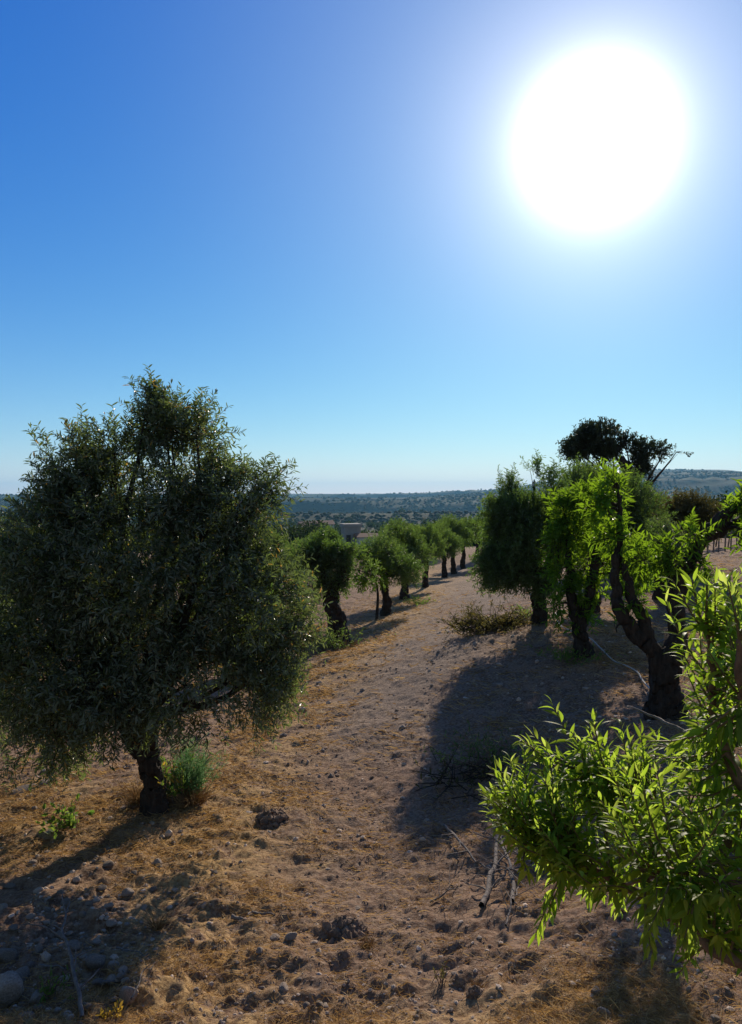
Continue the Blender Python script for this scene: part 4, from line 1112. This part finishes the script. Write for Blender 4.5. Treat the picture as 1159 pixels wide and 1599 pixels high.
def woods():
    mb = MB(); N = 2300
    az = np.radians(rng.uniform(-31, 31, N)); r_ = 95 * (1100 / 95) ** rng.random(N)
    x, y = r_ * np.sin(az), r_ * np.cos(az)
    k = ((vnoise(x / 40, y / 40, None, 5) > .38) | (r_ > 500)) & ~((np.abs(np.degrees(az) + .8) < 2.2) & (r_ < 112))
    x, y, r_ = x[k], y[k], r_[k]; z = hz(x, y)
    for i in range(len(x)):
        s_ = random.uniform(1.3, 2.7) * (1 + .5 * (r_[i] > 300)); far_tree_mesh(mb, x[i], y[i], z[i] - .4, s_, .15 + .6 * random.random() ** 1.6, 480 if r_[i] < 180 else 220 if r_[i] < 320 else 70)
    tag(mb.build('valley_woods', M['wood'], smooth=False), 'dark green wood covering the valley below', 'woods', kind='stuff')
    # scrub on the hills: low faceted crowns
    mb = MB(); N = 34000
    az = np.radians(rng.uniform(-30, 30, N)); r_ = 900 * (4600 / 900) ** (rng.random(N) ** .8)
    x, y = r_ * np.sin(az), r_ * np.cos(az)
    k = fbm(x / 260, y / 260, 4, 71) > -.3
    x, y, r_ = x[k], y[k], r_[k]; N = len(x); z = hz(x, y)
    s_ = rng.uniform(1.8, 4.2, N) * (r_ / 1800) ** .35
    TV, TF = ico(1)
    TV = TV[:]; V = TV[None] * (1 + rng.uniform(-.3, .3, (N, len(TV), 1))) * np.stack([s_ * rng.uniform(1, 1.5, N), s_, s_ * .8], 1)[:, None] + np.stack([x, y, z + s_ * .3], 1)[:, None]
    mb.add(V.reshape(-1, 3), (np.arange(N)[:, None, None] * len(TV) + TF[None]).reshape(-1, 3), np.repeat(np.clip(.35 + .5 * fbm(x / 150, y / 150, 3, 5) + rng.uniform(-.2, .2, N), 0, 1), len(TV)))
    tag(mb.build('hillside_scrub', M['wood'], smooth=True), 'blue-green scrub and trees covering the distant hills', 'scrub', kind='stuff')
woods()

def lone_tree(name, label, px, py_base, Y, s, tall, matn='wood', tone=.2, group=None, n_=900):
    q = P(px, py_base, Y); q[2] = gz(q[0], q[1]) - .2
    root = empty(name, q, label, 'tree', group)
    tr_, lf = MB(), MB()
    tube(tr_, [q, q + np.array([.05, 0, s * .5]), q + np.array([0, 0, s * tall * 1.2])], [s * .09, s * .07, s * .03], 6)
    far_tree_mesh(lf, q[0], q[1], q[2] + .2 * s, s, tone, n_, tall)
    tr_.build('trunk', M['bark'], root, origin=q); lf.build('crown', M[matn], root, origin=q, smooth=False)
lone_tree('cypress_tree', 'slim dark cypress above the middle of the olive row', 664, 820, 150, 1.1, 3.9)
lone_tree('cypress_tree', 'slim dark cypress further right in the valley', 702, 815, 160, 1.05, 3.8)
lone_tree('cypress_tree', 'small slim cypress between the two taller ones', 685, 815, 190, 1.0, 4.2)
for i, (px, Y, s_, lab) in enumerate([(490, 130, 3.6, 'broad dark tree left of the pale tower house'), (520, 140, 3.0, 'dark tree just in front of the white farmhouse'), (600, 120, 2.6, 'dark round tree right of the low pale house'),
                                      (1120, 60, 2.4, 'dark round tree beyond the far field, left of the edge'), (1150, 55, 2.2, 'dark tree beyond the far field at the right edge'), (1095, 75, 2.4, 'dark tree far beyond the rounded olive'), (640, 110, 2.2, 'dark tree behind the third row tree'), (760, 90, 2.6, 'dark tree in the dip behind the upright olive')]):
    lone_tree('round_tree', lab, px, 840, Y, s_, .85, tone=.15)

# ------------------------------------------------------------------ far houses
M['wall_grey'] = rough_mat('grey_render', (.26, .25, .24), (.36, .35, .33), .8, .1, .9)
M['wall_white'] = rough_mat('white_render', (.55, .53, .50), (.68, .66, .62), .8, .1, .9)
M['roof'] = rough_mat('tile_roof', (.22, .13, .09), (.32, .20, .14), 1.5, .3, .9)
M['dark'] = rough_mat('dark_glass', (.03, .035, .04), (.05, .055, .06), 2, .0, .3)
def box(mb, x0, x1, y0, y1, z0, z1):
    v = np.array([[x, y, z] for z in (z0, z1) for y in (y0, y1) for x in (x0, x1)])
    mb.add(v, [[0, 2, 3, 1], [4, 5, 7, 6], [0, 1, 5, 4], [2, 6, 7, 3], [0, 4, 6, 2], [1, 3, 7, 5]])
def house(name, label, px, py_top, Y, w, d, h, wall, gable, wins):
    top = P(px, py_top, Y); z1 = top[2]; g = gz(top[0], Y)
    b = np.array([top[0], Y, g]); root = empty(name, b, label, 'building'); root.rotation_euler = (0, 0, .25)
    H = z1 - g
    m_ = MB(); box(m_, -w / 2, w / 2, 0, d, -1, H - (h if gable else 0)); m_.build('wall', M[wall], root, smooth=False)
    r_ = MB()
    if gable:
        e = .3; v = [[-w / 2 - e, -e, H - h], [w / 2 + e, -e, H - h], [w / 2 + e, d + e, H - h], [-w / 2 - e, d + e, H - h], [-w / 2 - e, d / 2, H], [w / 2 + e, d / 2, H]]
        r_.add(v, [[0, 1, 5, 4], [2, 3, 4, 5]]); r_.f.append(np.array([[1, 2, 5], [3, 0, 4]]) + 0); r_.f.append(np.array([[0, 3, 2, 1]]))
    else: box(r_, -w / 2 - .15, w / 2 + .15, -.15, d + .15, H + .003, H + .35)
    r_.build('roof', M['roof' if gable else wall], root, smooth=False)
    for (wx, wz, ww, wh) in wins:
        q = MB(); box(q, wx - ww / 2, wx + ww / 2, -.06, .05, H - wz - wh, H - wz); q.build('window', M['dark'], root, smooth=False)
house('tower_house', 'grey flat-roofed tower house rising among the valley trees', 551, 823, 88, 1.9, 2, 0, 'wall_grey', False, [(-.5, .9, .5, .8), (.6, .9, .5, .8), (-.5, 2.6, .5, .8)])
house('low_house', 'low pale house with a light wall right of the grey tower house', 575, 833, 87, 2.1, 2, .4, 'wall_white', True, [(-.5, 1.0, .4, .5)])
house('farmhouse', 'white farmhouse on the valley side above the first row tree', 508, 813, 190, 4.4, 5, .9, 'wall_white', True, [(-1, 1.6, .7, .9), (1, 1.6, .7, .9)])
house('farmhouse', 'pinkish farmhouse left of the white one', 482, 815, 200, 4.0, 5, 1.0, 'wall_grey', True, [(0, 1.6, .7, .9)])
house('farmhouse', 'tiny white house far off beyond the field at the right', 1071, 777, 620, 9, 6, 1.6, 'wall_white', True, [(-1.5, 2.6, 1.2, 1.4)])

# ------------------------------------------------------------------ haze
def haze():
    m, nt, lk = mat('haze_air')
    v = nt.new('ShaderNodeVolumePrincipled'); v.inputs['Density'].default_value = 0.00008
    v.inputs['Color'].default_value = (.28, .66, 1.0, 1); v.inputs['Anisotropy'].default_value = .2
    o = nt.new('ShaderNodeOutputMaterial'); lk.new(v.outputs[0], o.inputs['Volume'])
    mb = MB(); box(mb, -12500, 12500, -12500, 12500, -140, 190)
    tag(mb.build('haze', m, smooth=False), 'thin blue haze over the valley', 'haze', kind='stuff')
haze()
